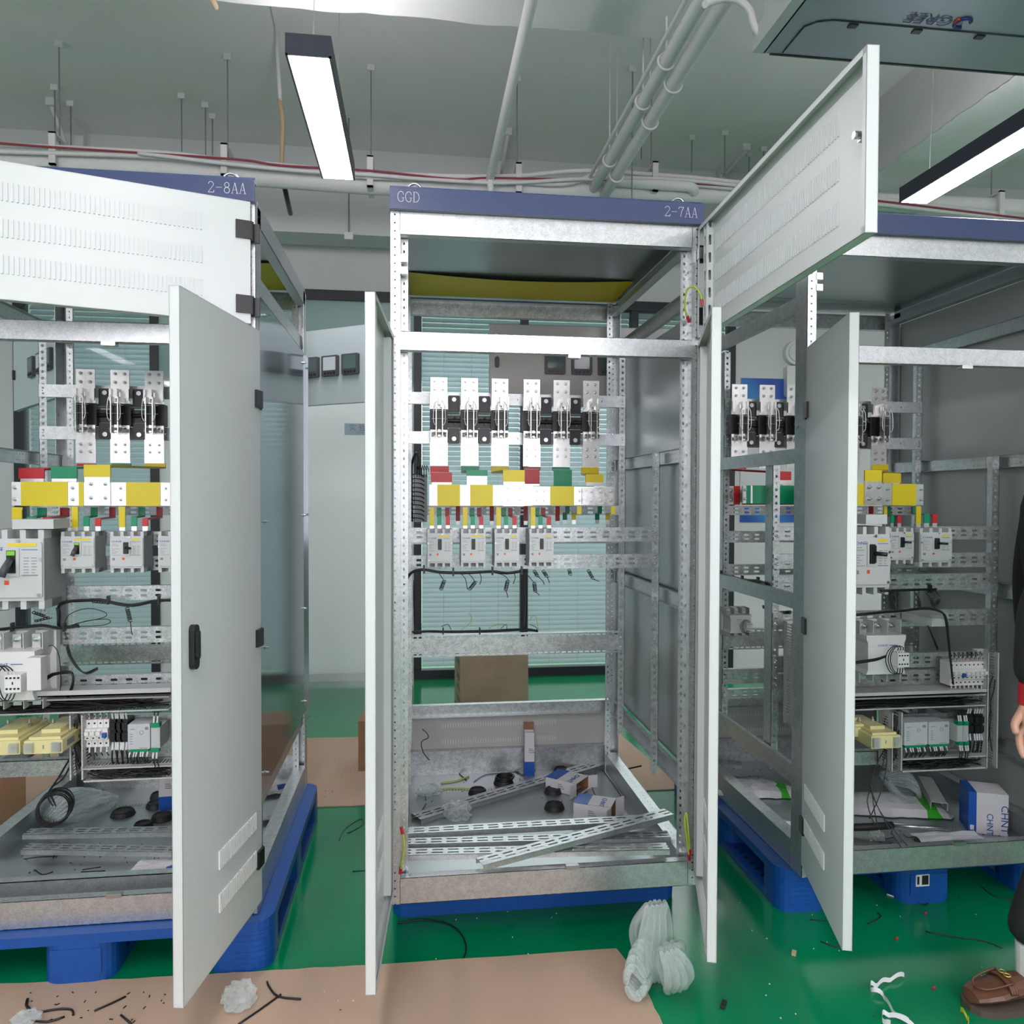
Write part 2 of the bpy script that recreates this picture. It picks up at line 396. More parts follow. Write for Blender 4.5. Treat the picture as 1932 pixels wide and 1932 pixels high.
# far side: plaster above the partition, glass bays, white wall on the right
GT = uz(740, 553, WY)      # top of the glazing
GX = [ux(293, 900, WY), ux(788, 900, WY), ux(989, 900, WY), ux(1195, 900, WY), ux(1378, 900, WY)]
wf = MB(); wf.box(-7, 7, WY, WY+.12, GT+.0, CZ); wf.box(GX[4]+.03, 7, WY, WY+.12, 0, GT)
struct('wall_far', wf, 'wall')
fx = MB()
for i, x in enumerate(GX): fx.box(x-.03, x+.03, WY-.02, WY+.06, 0, GT)
fx.box(-7, GX[4]+.03, WY-.03, WY+.06, GT-.075, GT)
fx.box(GX[1], GX[4], WY-.03, WY+.06, 0, .07)
fr_ = struct('window_1', fx, 'frame')
GL0 = ux(40, 900, WY)
MB().box(-7, GL0-.03, WY, WY+.02, 0, GT-.075).box(GL0-.04, GL0+.03, WY-.02, WY+.06, 0, GT, 1).build('left_infill', ['wallfar', 'frame'], fr_)
MB().box(GL0, GX[0], WY-.03, WY+.06, 0, .07).build('bottom_rail', 'frame', fr_)
MB().box(GL0, GX[0], WY+.005, WY+.011, .07, GT-.075).build('window_pane', 'pane', fr_)
pn = MB().box(GX[1], GX[4], WY+.005, WY+.011, .07, GT-.075).build('window_pane', 'pane', fr_)
# frosted lab partition on the left of the first mullion
PT = .055
lp = MB().box(GX[0]+.03, GX[1]-.03, WY, WY+.02, PT, 2.2)
lpo = struct('window_2', lp, 'frost')
MB().box(GX[0]+.03, GX[1]-.03, WY, WY+.02, 2.2, GT-.075).build('upper_pane', 'upglass', lpo)
struct('baseboard_far', MB().box(GX[0]+.03, GX[1]-.03, WY-.012, WY+.02, 0, PT), 'skirt')
# blinds, one per bay
bays = [(GL0+.04, GX[0]-.035), (GX[1]+.035, GX[2]-.03), (GX[2]+.03, GX[3]-.03), (GX[3]+.03, GX[4]-.03)]
bl_lab = ['pale teal slatted blind in the glazed bay seen through the left cabinet', 'pale teal slatted blind in the left glazed bay behind the middle cabinet', 'pale teal slatted blind in the centre glazed bay right of the thin black mullion', 'narrower view of teal slatted blind in the right glazed bay between two cabinets']
for (a, b_), lb in zip(bays, bl_lab):
    t_ = wthing('window_blind', lb, 'blind', ((a+b_)/2, WY+.06, .07), 'teal blinds behind the glazing')
    sl = MB(); z = .10; i = 0
    while z < GT-.1:
        T = Matrix.Translation(((a+b_)/2, WY+.07, z)) @ Matrix.Rotation(math.radians(52), 4, 'X')
        sl.box(-(b_-a)/2, (b_-a)/2, -.024, .024, -.0008, .0008, T=T); z += .039; i += 1
    o = sl.build('slat', 'blind', t_); o['kind'] = 'stuff'
    MB().box(a, b_, WY+.04, WY+.1, GT-.12, GT-.08).build('headrail', 'blind', t_)
    ld = MB()
    for q in (.22, .5, .78): ld.cyl((a+q*(b_-a), WY+.045, .09), (a+q*(b_-a), WY+.045, GT-.1), .0015, 5)
    ld.build('ladder_cord', 'blind', t_)
struct('wall_lab', MB().box(-7, 7, WY+2.6, WY+2.7, 0, CZ), 'wall')
struct('ceiling_lab', MB().box(-7, 7, WY+.12, WY+2.6, GT+.02, GT+.06), 'wall')
# sign on the partition
sx0, sx1, sz0, sz1 = R4(650, 799, 708, 821, WY)
sg = wthing('door_sign', 'small pale blue sign with three dark characters on the frosted partition', 'sign', ((sx0+sx1)/2, WY-.003, sz0))
MB().rbox(sx0, sx1, WY-.006, WY-.001, sz0, sz1, .006).build('sign_plate', mat('sign_blue', (.38, .50, .58), .35), sg)
text('lettering', '实 验 室', .058, (sx0+.035, WY-.0065, sz0+.036), FR, 'ink', sg, .95)
text('small_lettering', 'LABORATORY', .014, (sx0+.085, WY-.0065, sz0+.014), FR, 'ink', sg)
# cable trunk beam across the far side, plaster boards
z0_, z1_ = uz(650, 442, 3.1), uz(650, 409, 3.1)
struct('trim_1', MB().box(-7, 7, 3.1, 3.36, z0_, z1_), 'wall')
# concrete beams
bb = MB(); random.seed(3)
n_ = 150; xs = [-7+14*i/n_ for i in range(n_+1)]
edge = [1.11+random.uniform(-.006, .006)+.006*math.sin(i*.7) for i in range(n_+1)]
for i in range(n_):
    bb.face([(xs[i], .62, 3.6), (xs[i], edge[i], 3.6), (xs[i+1], edge[i+1], 3.6), (xs[i+1], .62, 3.6)], uvs=[(0, 1)]*4)
    bb.face([(xs[i], edge[i], 3.6), (xs[i], edge[i], CZ), (xs[i+1], edge[i+1], CZ), (xs[i+1], edge[i+1], 3.6)], uvs=[(0, 1)]*4)
bb.face([(-7, .62, 3.6), (7, .62, 3.6), (7, .62, CZ), (-7, .62, CZ)])
struct('trim_2', bb, 'beam')
b2 = MB(); n_ = 60; ys = [1.1+(WY-1.1)*i/n_ for i in range(n_+1)]; ed = [2.63+random.uniform(-.008, .008) for _ in ys]
for i in range(n_):
    b2.face([(ed[i], ys[i], 3.6), (ed[i+1], ys[i+1], 3.6), (3.35, ys[i+1], 3.6), (3.35, ys[i], 3.6)], uvs=[(0, 1)]*4)
    b2.face([(ed[i], ys[i], 3.6), (2.645, ys[i], 3.615), (2.645, ys[i+1], 3.615), (ed[i+1], ys[i+1], 3.6)], uvs=[(0, 1)]*4)
b2.face([(2.645, 1.1, 3.615), (2.645, 1.1, CZ), (2.645, WY, CZ), (2.645, WY, 3.615)]); b2.face([(3.35, 1.1, 3.6), (3.35, WY, 3.6), (3.35, WY, CZ), (3.35, 1.1, CZ)])
struct('trim_3', b2, 'beam')
struct('trim_4', MB().box(-7, 7, WY-.02, WY, GT+.42, GT+.44), 'wall')
# emergency light and poster on the white wall at the right
el = wthing('emergency_light', 'round white twin emergency lamp high on the white wall beyond the right cabinet', 'light', (ux(1492, 680, WY), WY, uz(1492, 700, WY)))
x_, z_ = ux(1497, 668, WY), uz(1497, 668, WY)
MB().cyl((x_, WY, z_), (x_, WY-.06, z_), .10, 20).cyl((x_, WY-.06, z_), (x_, WY-.075, z_), .075, 20).build('lamp_head', 'white', el)
MB().rbox(x_-.09, x_+.22, WY-.07, WY, z_-.36, z_-.11, .02).build('battery_box', 'white', el)
px0, px1, pz0, pz1 = R4(1397, 715, 1560, 985, WY-.01)
po = wthing('wall_poster', 'large blue and white poster with a yellow disc on the far white wall', 'poster', ((px0+px1)/2, WY-.01, pz0))
MB().box(px0, px1, WY-.012, WY-.002, pz0, pz1).build('poster_sheet', 'boxwhite', po)
MB().box(px0, px1, WY-.014, WY-.012, pz1-.20, pz1).build('blue_band', 'poster', po)
MB().box(px0, px1, WY-.014, WY-.012, pz0, pz0+.13).build('lower_band', 'poster', po)
cxp = ux(1418, 925, WY); czp = uz(1418, 925, WY)
MB().cyl((cxp, WY-.012, czp), (cxp, WY-.015, czp), .045, 20).build('yellow_disc', 'yellow', po)

# ---------------------------------------------------------------- linear lamps
def lamp(x, y0, y1, z, label, wires=True, wd=.155):
    t_ = wthing('linear_lamp', label, 'lamp', (x, (y0+y1)/2, z), 'hanging linear lamps')
    h = MB(); h.box(x-wd/2, x+wd/2, y0, y1, z+.006, z+.075); h.box(x-wd/2, x-wd/2+.008, y0, y1, z, z+.006); h.box(x+wd/2-.008, x+wd/2, y0, y1, z, z+.006)
    h.box(x-wd/2, x+wd/2, y0, y0+.006, z, z+.006); h.box(x-wd/2, x+wd/2, y1-.006, y1, z, z+.006)
    h.build('housing', 'lampbody', t_)
    MB().box(x-wd/2+.009, x+wd/2-.009, y0+.007, y1-.007, z-.001, z+.004).build('diffuser', 'lamp', t_)
    MB().box(x-wd/2+.012, x+wd/2-.012, y0+.01, y1-.01, z+.0755, z+.077).build('added_uplight', 'uplight', t_)  # added glowing strip, throws light up at the ceiling
    for yy in (y0+.12, y1-.12): MB().cyl((x, yy, z+.07), (x+.03, yy, CZ), .0012, 5).build('suspension_wire', 'rod', t_)
    for yy in (y0+.12, y1-.12):
        MB().cyl((x+.03, yy, CZ), (x+.03, yy, CZ-.03), .05, 18).build('ceiling_rose', 'black', t_)
    return t_
lamp(-.79, .33, 1.34, 2.95, 'long dark linear lamp hanging above the gap left of the middle cabinet')
lamp(2.12, .24, 1.24, 2.95, 'long dark linear lamp at the right edge above the right cabinet')
for x, y0, lb in ((-3.7, .33, 'unseen added linear lamp hanging at the far left out past the left cabinet'), (-3.7, -3.2, 'unseen added linear lamp behind the viewer at left'), (-.79, -3.4, 'unseen added linear lamp behind the viewer above the aisle'), (2.12, -4.2, 'unseen added linear lamp behind the viewer at right'), (4.6, -1.0, 'unseen added linear lamp far out to the right'), (4.6, -4.2, 'unseen added linear lamp behind the viewer at far right')):  # lamps out of view, added to raise the ambient light
    lamp(x, y0, y0+2.2 if y0 < 0 else y0+1.0, 2.95, lb)


# ---------------------------------------------------------------- pipes under the ceiling
def pipe(name, pts, r_, m_, label, cat='pipe', grp=None, n=10):
    return tag(MB().tube(pts, r_, n, smooth=4).build(name, m_), label, cat, grp)
TY = 2.40
def T_(px, py, y=TY): return U(px, py, Y=y)
pipe('main_pipe', [T_(-200, 292)-Vector((4.2, 0, 0)), T_(-200, 292), T_(0, 306), T_(250, 318), T_(520, 336), T_(700, 349), T_(900, 357), T_(1150, 361), T_(1400, 370), T_(1932, 392), T_(2200, 402), T_(2200, 402)+Vector((3.6, 0, 0))], .058, 'pipe', 'thick white painted pipe crossing the room above the cabinets')
for k, (pp, rr, mm, lb) in enumerate([
    ([(-100, 268), (0, 273), (300, 288), (420, 301), (700, 326), (950, 333), (1100, 322), (1250, 331), (1400, 345), (1932, 408)], .014, 'pipew', 'upper thin white conduit lying along the thick painted pipe'),
    ([(-100, 282), (0, 286), (300, 296), (450, 311), (700, 335), (900, 339), (1060, 348), (1125, 330), (1200, 343), (1400, 357), (1932, 416)], .013, 'pipew', 'second thin white conduit running below the upper one on the thick pipe'),
    ([(-100, 262), (0, 270), (120, 279), (440, 300), (530, 312), (700, 322), (860, 338), (960, 336), (1400, 352), (1932, 412)], .006, 'pipered', 'thin dark red cable running along the white conduits'),
    ([(260, 289), (330, 297), (420, 308), (560, 322), (700, 330), (800, 338), (950, 345), (1090, 338), (1250, 337), (1400, 351)], .011, 'pipew', 'thin sagging white conduit tied between the pipe hangers')]):
    pipe('conduit', [U(a, b, Y=TY-.078-.018*k) for a, b in pp], rr, mm, lb, 'conduit')
pipe('conduit', [T_(1150, 340, 2.3), T_(1230, 347, 2.3), T_(1300, 352, 2.3), T_(1308, 362, 2.35)], .035, 'pipe', 'short thick white pipe branch ending right of the pipe crossing', 'pipe')
pipe('sprinkler_pipe', [(.033, -2.6, 3.4), (.033, 0, 3.4), (.033, TY-.1, 3.4), (.033, TY, 3.36)], .026, 'pipe', 'white painted pipe running away above the middle cabinet, left of the pipe pair')
pipe('sprinkler_pipe', [(.70, -2.6, 3.4), (.70, 0, 3.4), (.70, TY, 3.4)], .030, 'pipe', 'left pipe of the white pair running away towards the cross pipe')
pipe('sprinkler_pipe', [(.775, -2.6, 3.37), (.775, 0, 3.37), (.775, TY, 3.37)], .034, 'pipe', 'right and thicker pipe of the white pair running away')
pipe('conduit', [(.655, -2.6, 3.43), (.655, 0, 3.43), (.655, TY-.06, 3.43)], .010, 'pipew', 'thin white conduit strapped left of the pipe pair', 'conduit')
sp_ = wthing('fire_sprinkler', 'small metal sprinkler head below the end of the single pipe', 'sprinkler', (.033, TY-.13, 3.27))
MB().cyl((.033, TY-.13, 3.38), (.033, TY-.13, 3.30), .02, 10).build('fitting', 'pipe', sp_)
MB().cyl((.033, TY-.13, 3.30), (.033, TY-.13, 3.26), .012, 10).cyl((.033, TY-.13, 3.262), (.033, TY-.13, 3.257), .022, 12).build('deflector', 'zinc', sp_)
def hoop(x, y, z, r_, lb):
    tag(MB().ring((x, y, z), r_, .006, 'Y').cyl((x, y, z+r_), (x, y, CZ), .004, 6).build('pipe_hanger', 'pipe'), lb, 'hanger', 'pipe hangers under the ceiling')
hoop(.033, .52, 3.4, .034, 'ring hanger round the single white pipe above the middle cabinet')
for yy, w1 in ((-.35, 'nearest'), (.95, 'middle'), (1.3, 'third'), (1.95, 'farthest')):
    hoop(.70, yy, 3.4, .038, 'ring hanger on the pipe pair, %s of the four on its left pipe' % w1)
    hoop(.775, yy+.12, 3.37, .042, 'ring hanger on the pipe pair, %s of the four on its right pipe' % w1)
# hangers of the cross pipe: rod, clamp strap and ceiling anchor
def hanger(px, ptop, pbot, lb, strap=True, y=TY):
    a = U(px, pbot, Y=y); x = a.x
    t_ = wthing('pipe_hanger', lb, 'hanger', (x, y, a.z), 'rod hangers under the ceiling')
    MB().cyl((x, y, a.z), (x, y, CZ), .0045, 6).build('threaded_rod', 'rod', t_)
    MB().box(x-.022, x+.022, y-.012, y+.012, CZ-.035, CZ).build('ceiling_anchor', 'pipe', t_)
    if strap: MB().box(x-.018, x+.018, y-.10, y-.085, a.z-.10, a.z+.09).box(x-.018, x+.018, y-.10, y+.08, a.z+.08, a.z+.09).box(x-.018, x+.018, y-.10, y+.08, a.z-.10, a.z-.09).build('strap', 'pipew', t_)
for px, pb, wd in ((113, 292, 'leftmost strapped pipe hanger above the left cabinet'), (430, 312, 'strapped pipe hanger above the right end of the left cabinet'), (700, 334, 'strapped pipe hanger just right of the hanging lamp'), (975, 346, 'strapped pipe hanger above the centre of the middle cabinet'), (1228, 343, 'strapped pipe hanger right of the pipe pair'), (1870, 395, 'strapped pipe hanger at the far right above the right cabinet')):
    hanger(px, 0, pb, wd)
for px, pt, pb, y, wd in ((104, 150, 275, 2.9, 'far thin rod left of the leftmost strapped hanger'), (134, 178, 275, 3.1, 'far thin rod right of the leftmost strapped hanger'), (343, 155, 288, 2.9, 'far thin rod in the middle above the left cabinet'), (388, 170, 295, 3.0, 'far thin rod just left of a shorter one above the left cabinet'), (401, 196, 297, 3.15, 'far short thin rod above the right part of the left cabinet'), (1192, 70, 400, 2.2, 'long thin rod between the pipe pair and the right hanger'), (1210, 212, 300, 3.1, 'thin far rod just right of the pipe pair'), (1305, 215, 325, 3.0, 'far thin rod right of the pipe pair'), (1367, 193, 330, 2.9, 'far thin rod near the opened upper door'), (1413, 255, 330, 3.2, 'short far rod beside the opened upper door'), (1440, 237, 330, 3.1, 'far rod left of the opened upper door')):
    hanger(px, pt, pb, wd, False, y)
hx = ux(661, 445, 3.2)
t_ = wthing('pipe_hanger', 'long rod with bracket holding the white trunk beam behind the hanging lamp', 'hanger', (hx, 3.08, 3.4), 'rod hangers under the ceiling')
MB().cyl((hx, 3.08, uz(661, 462, 3.08)), (hx, 3.08, CZ), .006, 6).build('threaded_rod', 'rod', t_)
zz = uz(661, 445, 3.08); MB().box(hx-.03, hx+.03, 3.06, 3.1, zz-.03, zz+.02).build('bracket', 'pipe', t_)
pipe('flexible_conduit', [U(527, 188, Y=2.3), U(533, 220, Y=2.3), U(533, 260, Y=2.35), U(531, 318, Y=2.4)], .013, 'flex', 'tan corrugated flexible conduit dropping beside the hanging lamp', 'conduit')
pipe('conduit', [Vector((ux(470, 14, 1.2), 1.15, 4.06)), Vector((ux(510, 130, 1.8), 1.95, 4.06)), Vector((U(529, 188, Y=2.3).x, 2.2, 4.05)), U(529, 190, Y=2.3)], .012, 'pipew', 'thin white conduit fixed to the ceiling left of the hanging lamp', 'conduit')
pipe('black_tube', [U(534, 338, Y=2.47), U(541, 372, Y=2.6), U(548, 403, Y=2.9)], .016, 'black', 'short black tube below the thick cross pipe above the gap', 'tube')
pipe('white_cable', [U(1330, 8, Y=.25), U(1365, -2, Y=.3), U(1395, 2, Y=.25), U(1415, 20, Y=.2), U(1422, 45, Y=.16), U(1432, 66, Y=.16)], .013, 'pipew', 'bent white cable running from the pipe pair to the ceiling air unit', 'cable')
pipe('flexible_conduit', [U(1098, -12, Z=3.55), U(1104, 2, Z=3.5), U(1106, 12, Z=3.5)], .012, 'flex', 'short tan conduit end poking from the beam at the top edge', 'conduit') if False else None
pipe('flexible_conduit', [U(396, -14, Z=3.62), U(400, 0, Z=3.57), U(405, 8, Z=3.55), U(407, 14, Z=3.55)], .012, 'flex', 'short tan conduit end poking from the beam at the top edge', 'conduit')
# wall struts in the ceiling corner
for px, lb in ((150, 'white strut frame in the corner of wall and ceiling at left'), (945, 'white strut frame in the corner of wall and ceiling above the middle cabinet'), (1365, 'white strut frame in the corner of wall and ceiling left of the opened door')):
    a = U(px, 262, Y=WY-.06); t_ = wthing('wall_strut', lb, 'strut', (a.x, WY-.3, a.z), 'strut frames by the far wall')
    MB().box(a.x-.03, a.x+.03, WY-.5, WY, CZ-.05, CZ).box(a.x-.03, a.x+.03, WY-.07, WY, a.z-.35, CZ-.05).build('upright', 'pipew', t_)
    MB().tube([(a.x, WY-.05, a.z-.3), (a.x, WY-.48, CZ-.05)], .015, 4, smooth=0).build('brace', 'pipew', t_)

# ---------------------------------------------------------------- ceiling air unit
az = 3.0
ax0, ay1 = U(1443, 100, Z=az).x, U(1443, 100, Z=az).y
ac = wthing('air_conditioning_unit', 'large grey ducted air unit hanging at the top right under the ceiling', 'air conditioner', (ax0+.9, ay1-.5, az))
MB().box(ax0, ax0+1.9, ay1-1.05, ay1, az, az+.25).build('casing', 'acgrey', ac)
MB().box(ax0-.045, ax0, ay1-1.05, ay1+.004, az, az+.07).box(ax0-.006, ax0, ay1-1.05, ay1, az, az+.25).build('side_flange', 'acside', ac)
pl = MB(); x0, x1, y0, y1 = ax0+.06, ax0+1.25, ay1-.50, ay1-.02
yb = U(1560, 42, Z=az).y; y0 = yb-.10
pts = [(x0, y1), (x1, y1), (x1, ay1-.17), (x0+.12, ay1-.17), (x0+.03, ay1-.20), (x0, ay1-.24)]
pl.prism([(x0, ay1-.012), (ax0+1.8, ay1-.012), (ax0+1.8, ay1-.205), (x0+.08, ay1-.205), (x0+.03, ay1-.19), (x0, ay1-.16)], az-.003, az, 'Z')
pl.build('service_panel', 'acgrey', ac)
gap = MB(); P_ = [(x0, ay1-.012), (x0, ay1-.16), (x0+.03, ay1-.19), (x0+.08, ay1-.205), (ax0+1.8, ay1-.205)]
for a, b_ in zip(P_, P_[1:]): gap.tube([(a[0], a[1], az-.002), (b_[0], b_[1], az-.002)], .0025, 4, smooth=0)
for k in range(5): gap.box(x0+.14+k*.23, x0+.17+k*.23, ay1-.20, ay1-.18, az-.008, az-.002)
gap.build('panel_gap', 'black', ac)
MB().box(ax0+.02, ax0+1.9, ay1-.002, ay1+.006, az-.003, az+.006).build('edge_seal', 'black', ac)
lx = U(1735, 33, Z=az); lx2 = U(1830, 42, Z=az)
M['brandd'] = mat('navy_logo_ink', (.012, .02, .16), .4)
text('lettering', 'GREE', .062, (U(1797, 40, Z=az).x, U(1797, 40, Z=az).y-.022, az-.0045), (math.radians(180), 0, math.radians(180)), 'brandd', ac, 1.15)
lg = MB(); lg.ring((U(1816, 42, Z=az).x, U(1816, 42, Z=az).y, az-.003), .024, .006, 'Z', a0=60, a1=340, n=14); lg.build('logo_ring', 'brandd', ac)
lx2 = U(1810, 38, Z=az); MB().box(lx2.x-.014, lx2.x+.008, lx2.y-.010, lx2.y+.012, az-.006, az-.001).build('logo_spot', 'redink', ac)

# ================================================================ CABINETS
D, Z0, ZT = 1.04, .15, 2.375
def side_rail(mb, x, z0, z1, out):
    """folded punched strip along the depth at one side: web and two lips"""
    mb.box(x-.001, x+.001, .06, D-.05, z0, z1, 1)
    s_ = -1 if out > 0 else 1
    mb.box(x, x+s_*.016, .06, D-.05, z1-.0015, z1, 0); mb.box(x, x+s_*.016, .06, D-.05, z0, z0+.0015, 0)
def louvres(mb, along, n, pitch, lz, place):
    for i in range(n):
        place(mb, along+i*pitch, lz)
# serif strokes of the headers: thin and thick ribbons, unit cell .5 wide and 1 high
def arc(cx, cz, rx, rz, a0, a1, n=12): return [(cx+rx*math.cos(math.radians(a0+(a1-a0)*i/n)), cz+rz*math.sin(math.radians(a0+(a1-a0)*i/n))) for i in range(n+1)]
GL = {
 'G': [(arc(.27, .5, .22, .49, 50, 310), .05), ([(.41, .86), (.445, .70)], .04), ([(.42, .12), (.42, .40)], .055), ([(.31, .41), (.50, .41)], .025)],
 'D': [([(.10, .02), (.10, .98)], .055), ([(.03, .98), (.22, .98)], .025), ([(.03, .02), (.22, .02)], .025), (arc(.20, .5, .25, .48, 90, -90), .05)],
 'A': [([(.07, .02), (.26, .98)], .03), ([(.26, .98), (.42, .02)], .055), ([(.13, .33), (.37, .33)], .025), ([(.0, .02), (.15, .02)], .025), ([(.33, .02), (.50, .02)], .025)],
 '2': [(arc(.24, .74, .17, .24, 170, -20), .045), ([(.40, .66), (.06, .05)], .035), ([(.06, .04), (.42, .04), (.45, .22)], .05)],
 '7': [([(.06, .78), (.09, .95), (.45, .95)], .045), ([(.45, .95), (.28, .5), (.22, .02)], .045)],
 '8': [(arc(.25, .75, .15, .22, 0, 360, 16), .045), (arc(.25, .27, .18, .25, 0, 360, 16), .05)],
 '-': [([(.05, .5), (.45, .5)], .035)],
}
def serif(mb, s_, x, y, z, h, wd):
    """flat serif lettering standing on the header"""
    for i, ch in enumerate(s_):
        for pts, t_ in GL[ch]:
            for a, b_ in zip(pts, pts[1:]):
                ax_, az_ = x+i*wd+a[0]*wd*1.9, z+a[1]*h; bx_, bz_ = x+i*wd+b_[0]*wd*1.9, z+b_[1]*h
                d = Vector((bx_-ax_, 0, bz_-az_)); ln = d.length
                if ln < 1e-6: continue
                n_ = Vector((-d.z, 0, d.x))/ln*t_*h*.42; e = d/ln*t_*h*.15
                a0, b0 = Vector((ax_, y, az_))-e, Vector((bx_, y, bz_))+e
                mb.face([a0-n_, b0-n_, b0+n_, a0+n_], uvs=[(0, 1)]*4)
def post(cab, xo, front, name='post'):
    """folded corner post; xo = outer x, direction into the cabinet by sign; front True for y=0"""
    cx = cab['x']; s_ = 1 if xo < cx else -1; mb = MB()
    y0, sy = (0, 1) if front else (D, -1)
    mb.box(xo, xo+s_*.030, y0, y0+sy*.0015, Z0, ZT-.06, 1)
    mb.box(xo, xo+s_*.0015, y0, y0+sy*.075, Z0, ZT-.06, 2)
    mb.box(xo+s_*.030, xo+s_*.0315, y0, y0+sy*.040, Z0, ZT-.06, 2)
    mb.box(xo+s_*.030, xo+s_*.055, y0+sy*.040, y0+sy*.0415, Z0, ZT-.06, 3)
    mb.build(name, ['galv', 'p_post', 'p_side', 'p_lip'], cab['o'])
def leaf(cab, hx, ang, width, z0, z1, vents, inner, handle=None, hinges=(), name='door', flip=1):
    """sheet door as a shallow pan. Built closed: from the hinge at x=0 towards +x*flip, outer face at y=-.026; then turned"""
    T = Matrix.Translation((hx, -.004, 0)) @ Matrix.Rotation(ang, 4, 'Z')
    mb = MB(); W = width*flip
    mb.box(0, W, -.026, -.0245, z0, z1, T=T)
    mb.box(0, .0015*flip, -.026, 0, z0, z1, T=T); mb.box(W-.0015*flip, W, -.026, 0, z0, z1, T=T)
    mb.box(0, W, -.026, 0, z0, z0+.0015, T=T); mb.box(0, W, -.026, 0, z1-.0015, z1, T=T)
    mb.box(0, .014*flip, -.0015, 0, z0, z1, T=T); mb.box(W-.014*flip, W, -.0015, 0, z0, z1, T=T)
    mb.box(0, W, -.0015, 0, z0, z0+.014, T=T); mb.box(0, W, -.0015, 0, z1-.014, z1, T=T)
    o = mb.build(name, 'door', cab['o'])
    if inner:
        st = MB()
        for xx in ((W-.055*flip), .05*flip):
            st.box(xx-.014, xx+.014, -.0245, -.004, z0+.02, z1-.02, T=T)
        st.build('stiffener', 'door', o)
    if vents:
        for (u0, u1, zc, h, n) in vents:
            lv = MB()
            for i in range(n):
                x = (u0+(u1-u0)*i/(n-1))*W
                lv.box(x-.0021, x+.0021, -.0300, -.0215, zc-h/2, zc+h/2, T=T)
            lo_ = lv.build('louvre_row', 'door' if name == 'upper_door' else 'doord', o); lo_['kind'] = 'stuff'
    for hz in hinges:
        h = MB(); h.box(-.002*flip, .042*flip, -.034, -.026, hz-.026, hz+.026, T=T); h.cyl(T @ Vector((-.004*flip, -.020, hz-.028)), T @ Vector((-.004*flip, -.020, hz+.028)), .006, 8)
        h.box(hx-.004*flip, hx-.03*flip, -.012, -.002, hz-.03, hz+.026); h.build('hinge', 'black', o)
    if handle:
        u_, hz, side = handle; h = MB(); xx = u_*W
        h.rbox(xx-.014, xx+.014, -.040, -.026, hz-.055, hz+.055, .013, T=T, n=4); h.rbox(xx-.008, xx+.008, -.046, -.040, hz-.03, hz+.04, .007, T=T)
        h.build('door_handle', 'black', o)
    return o, T
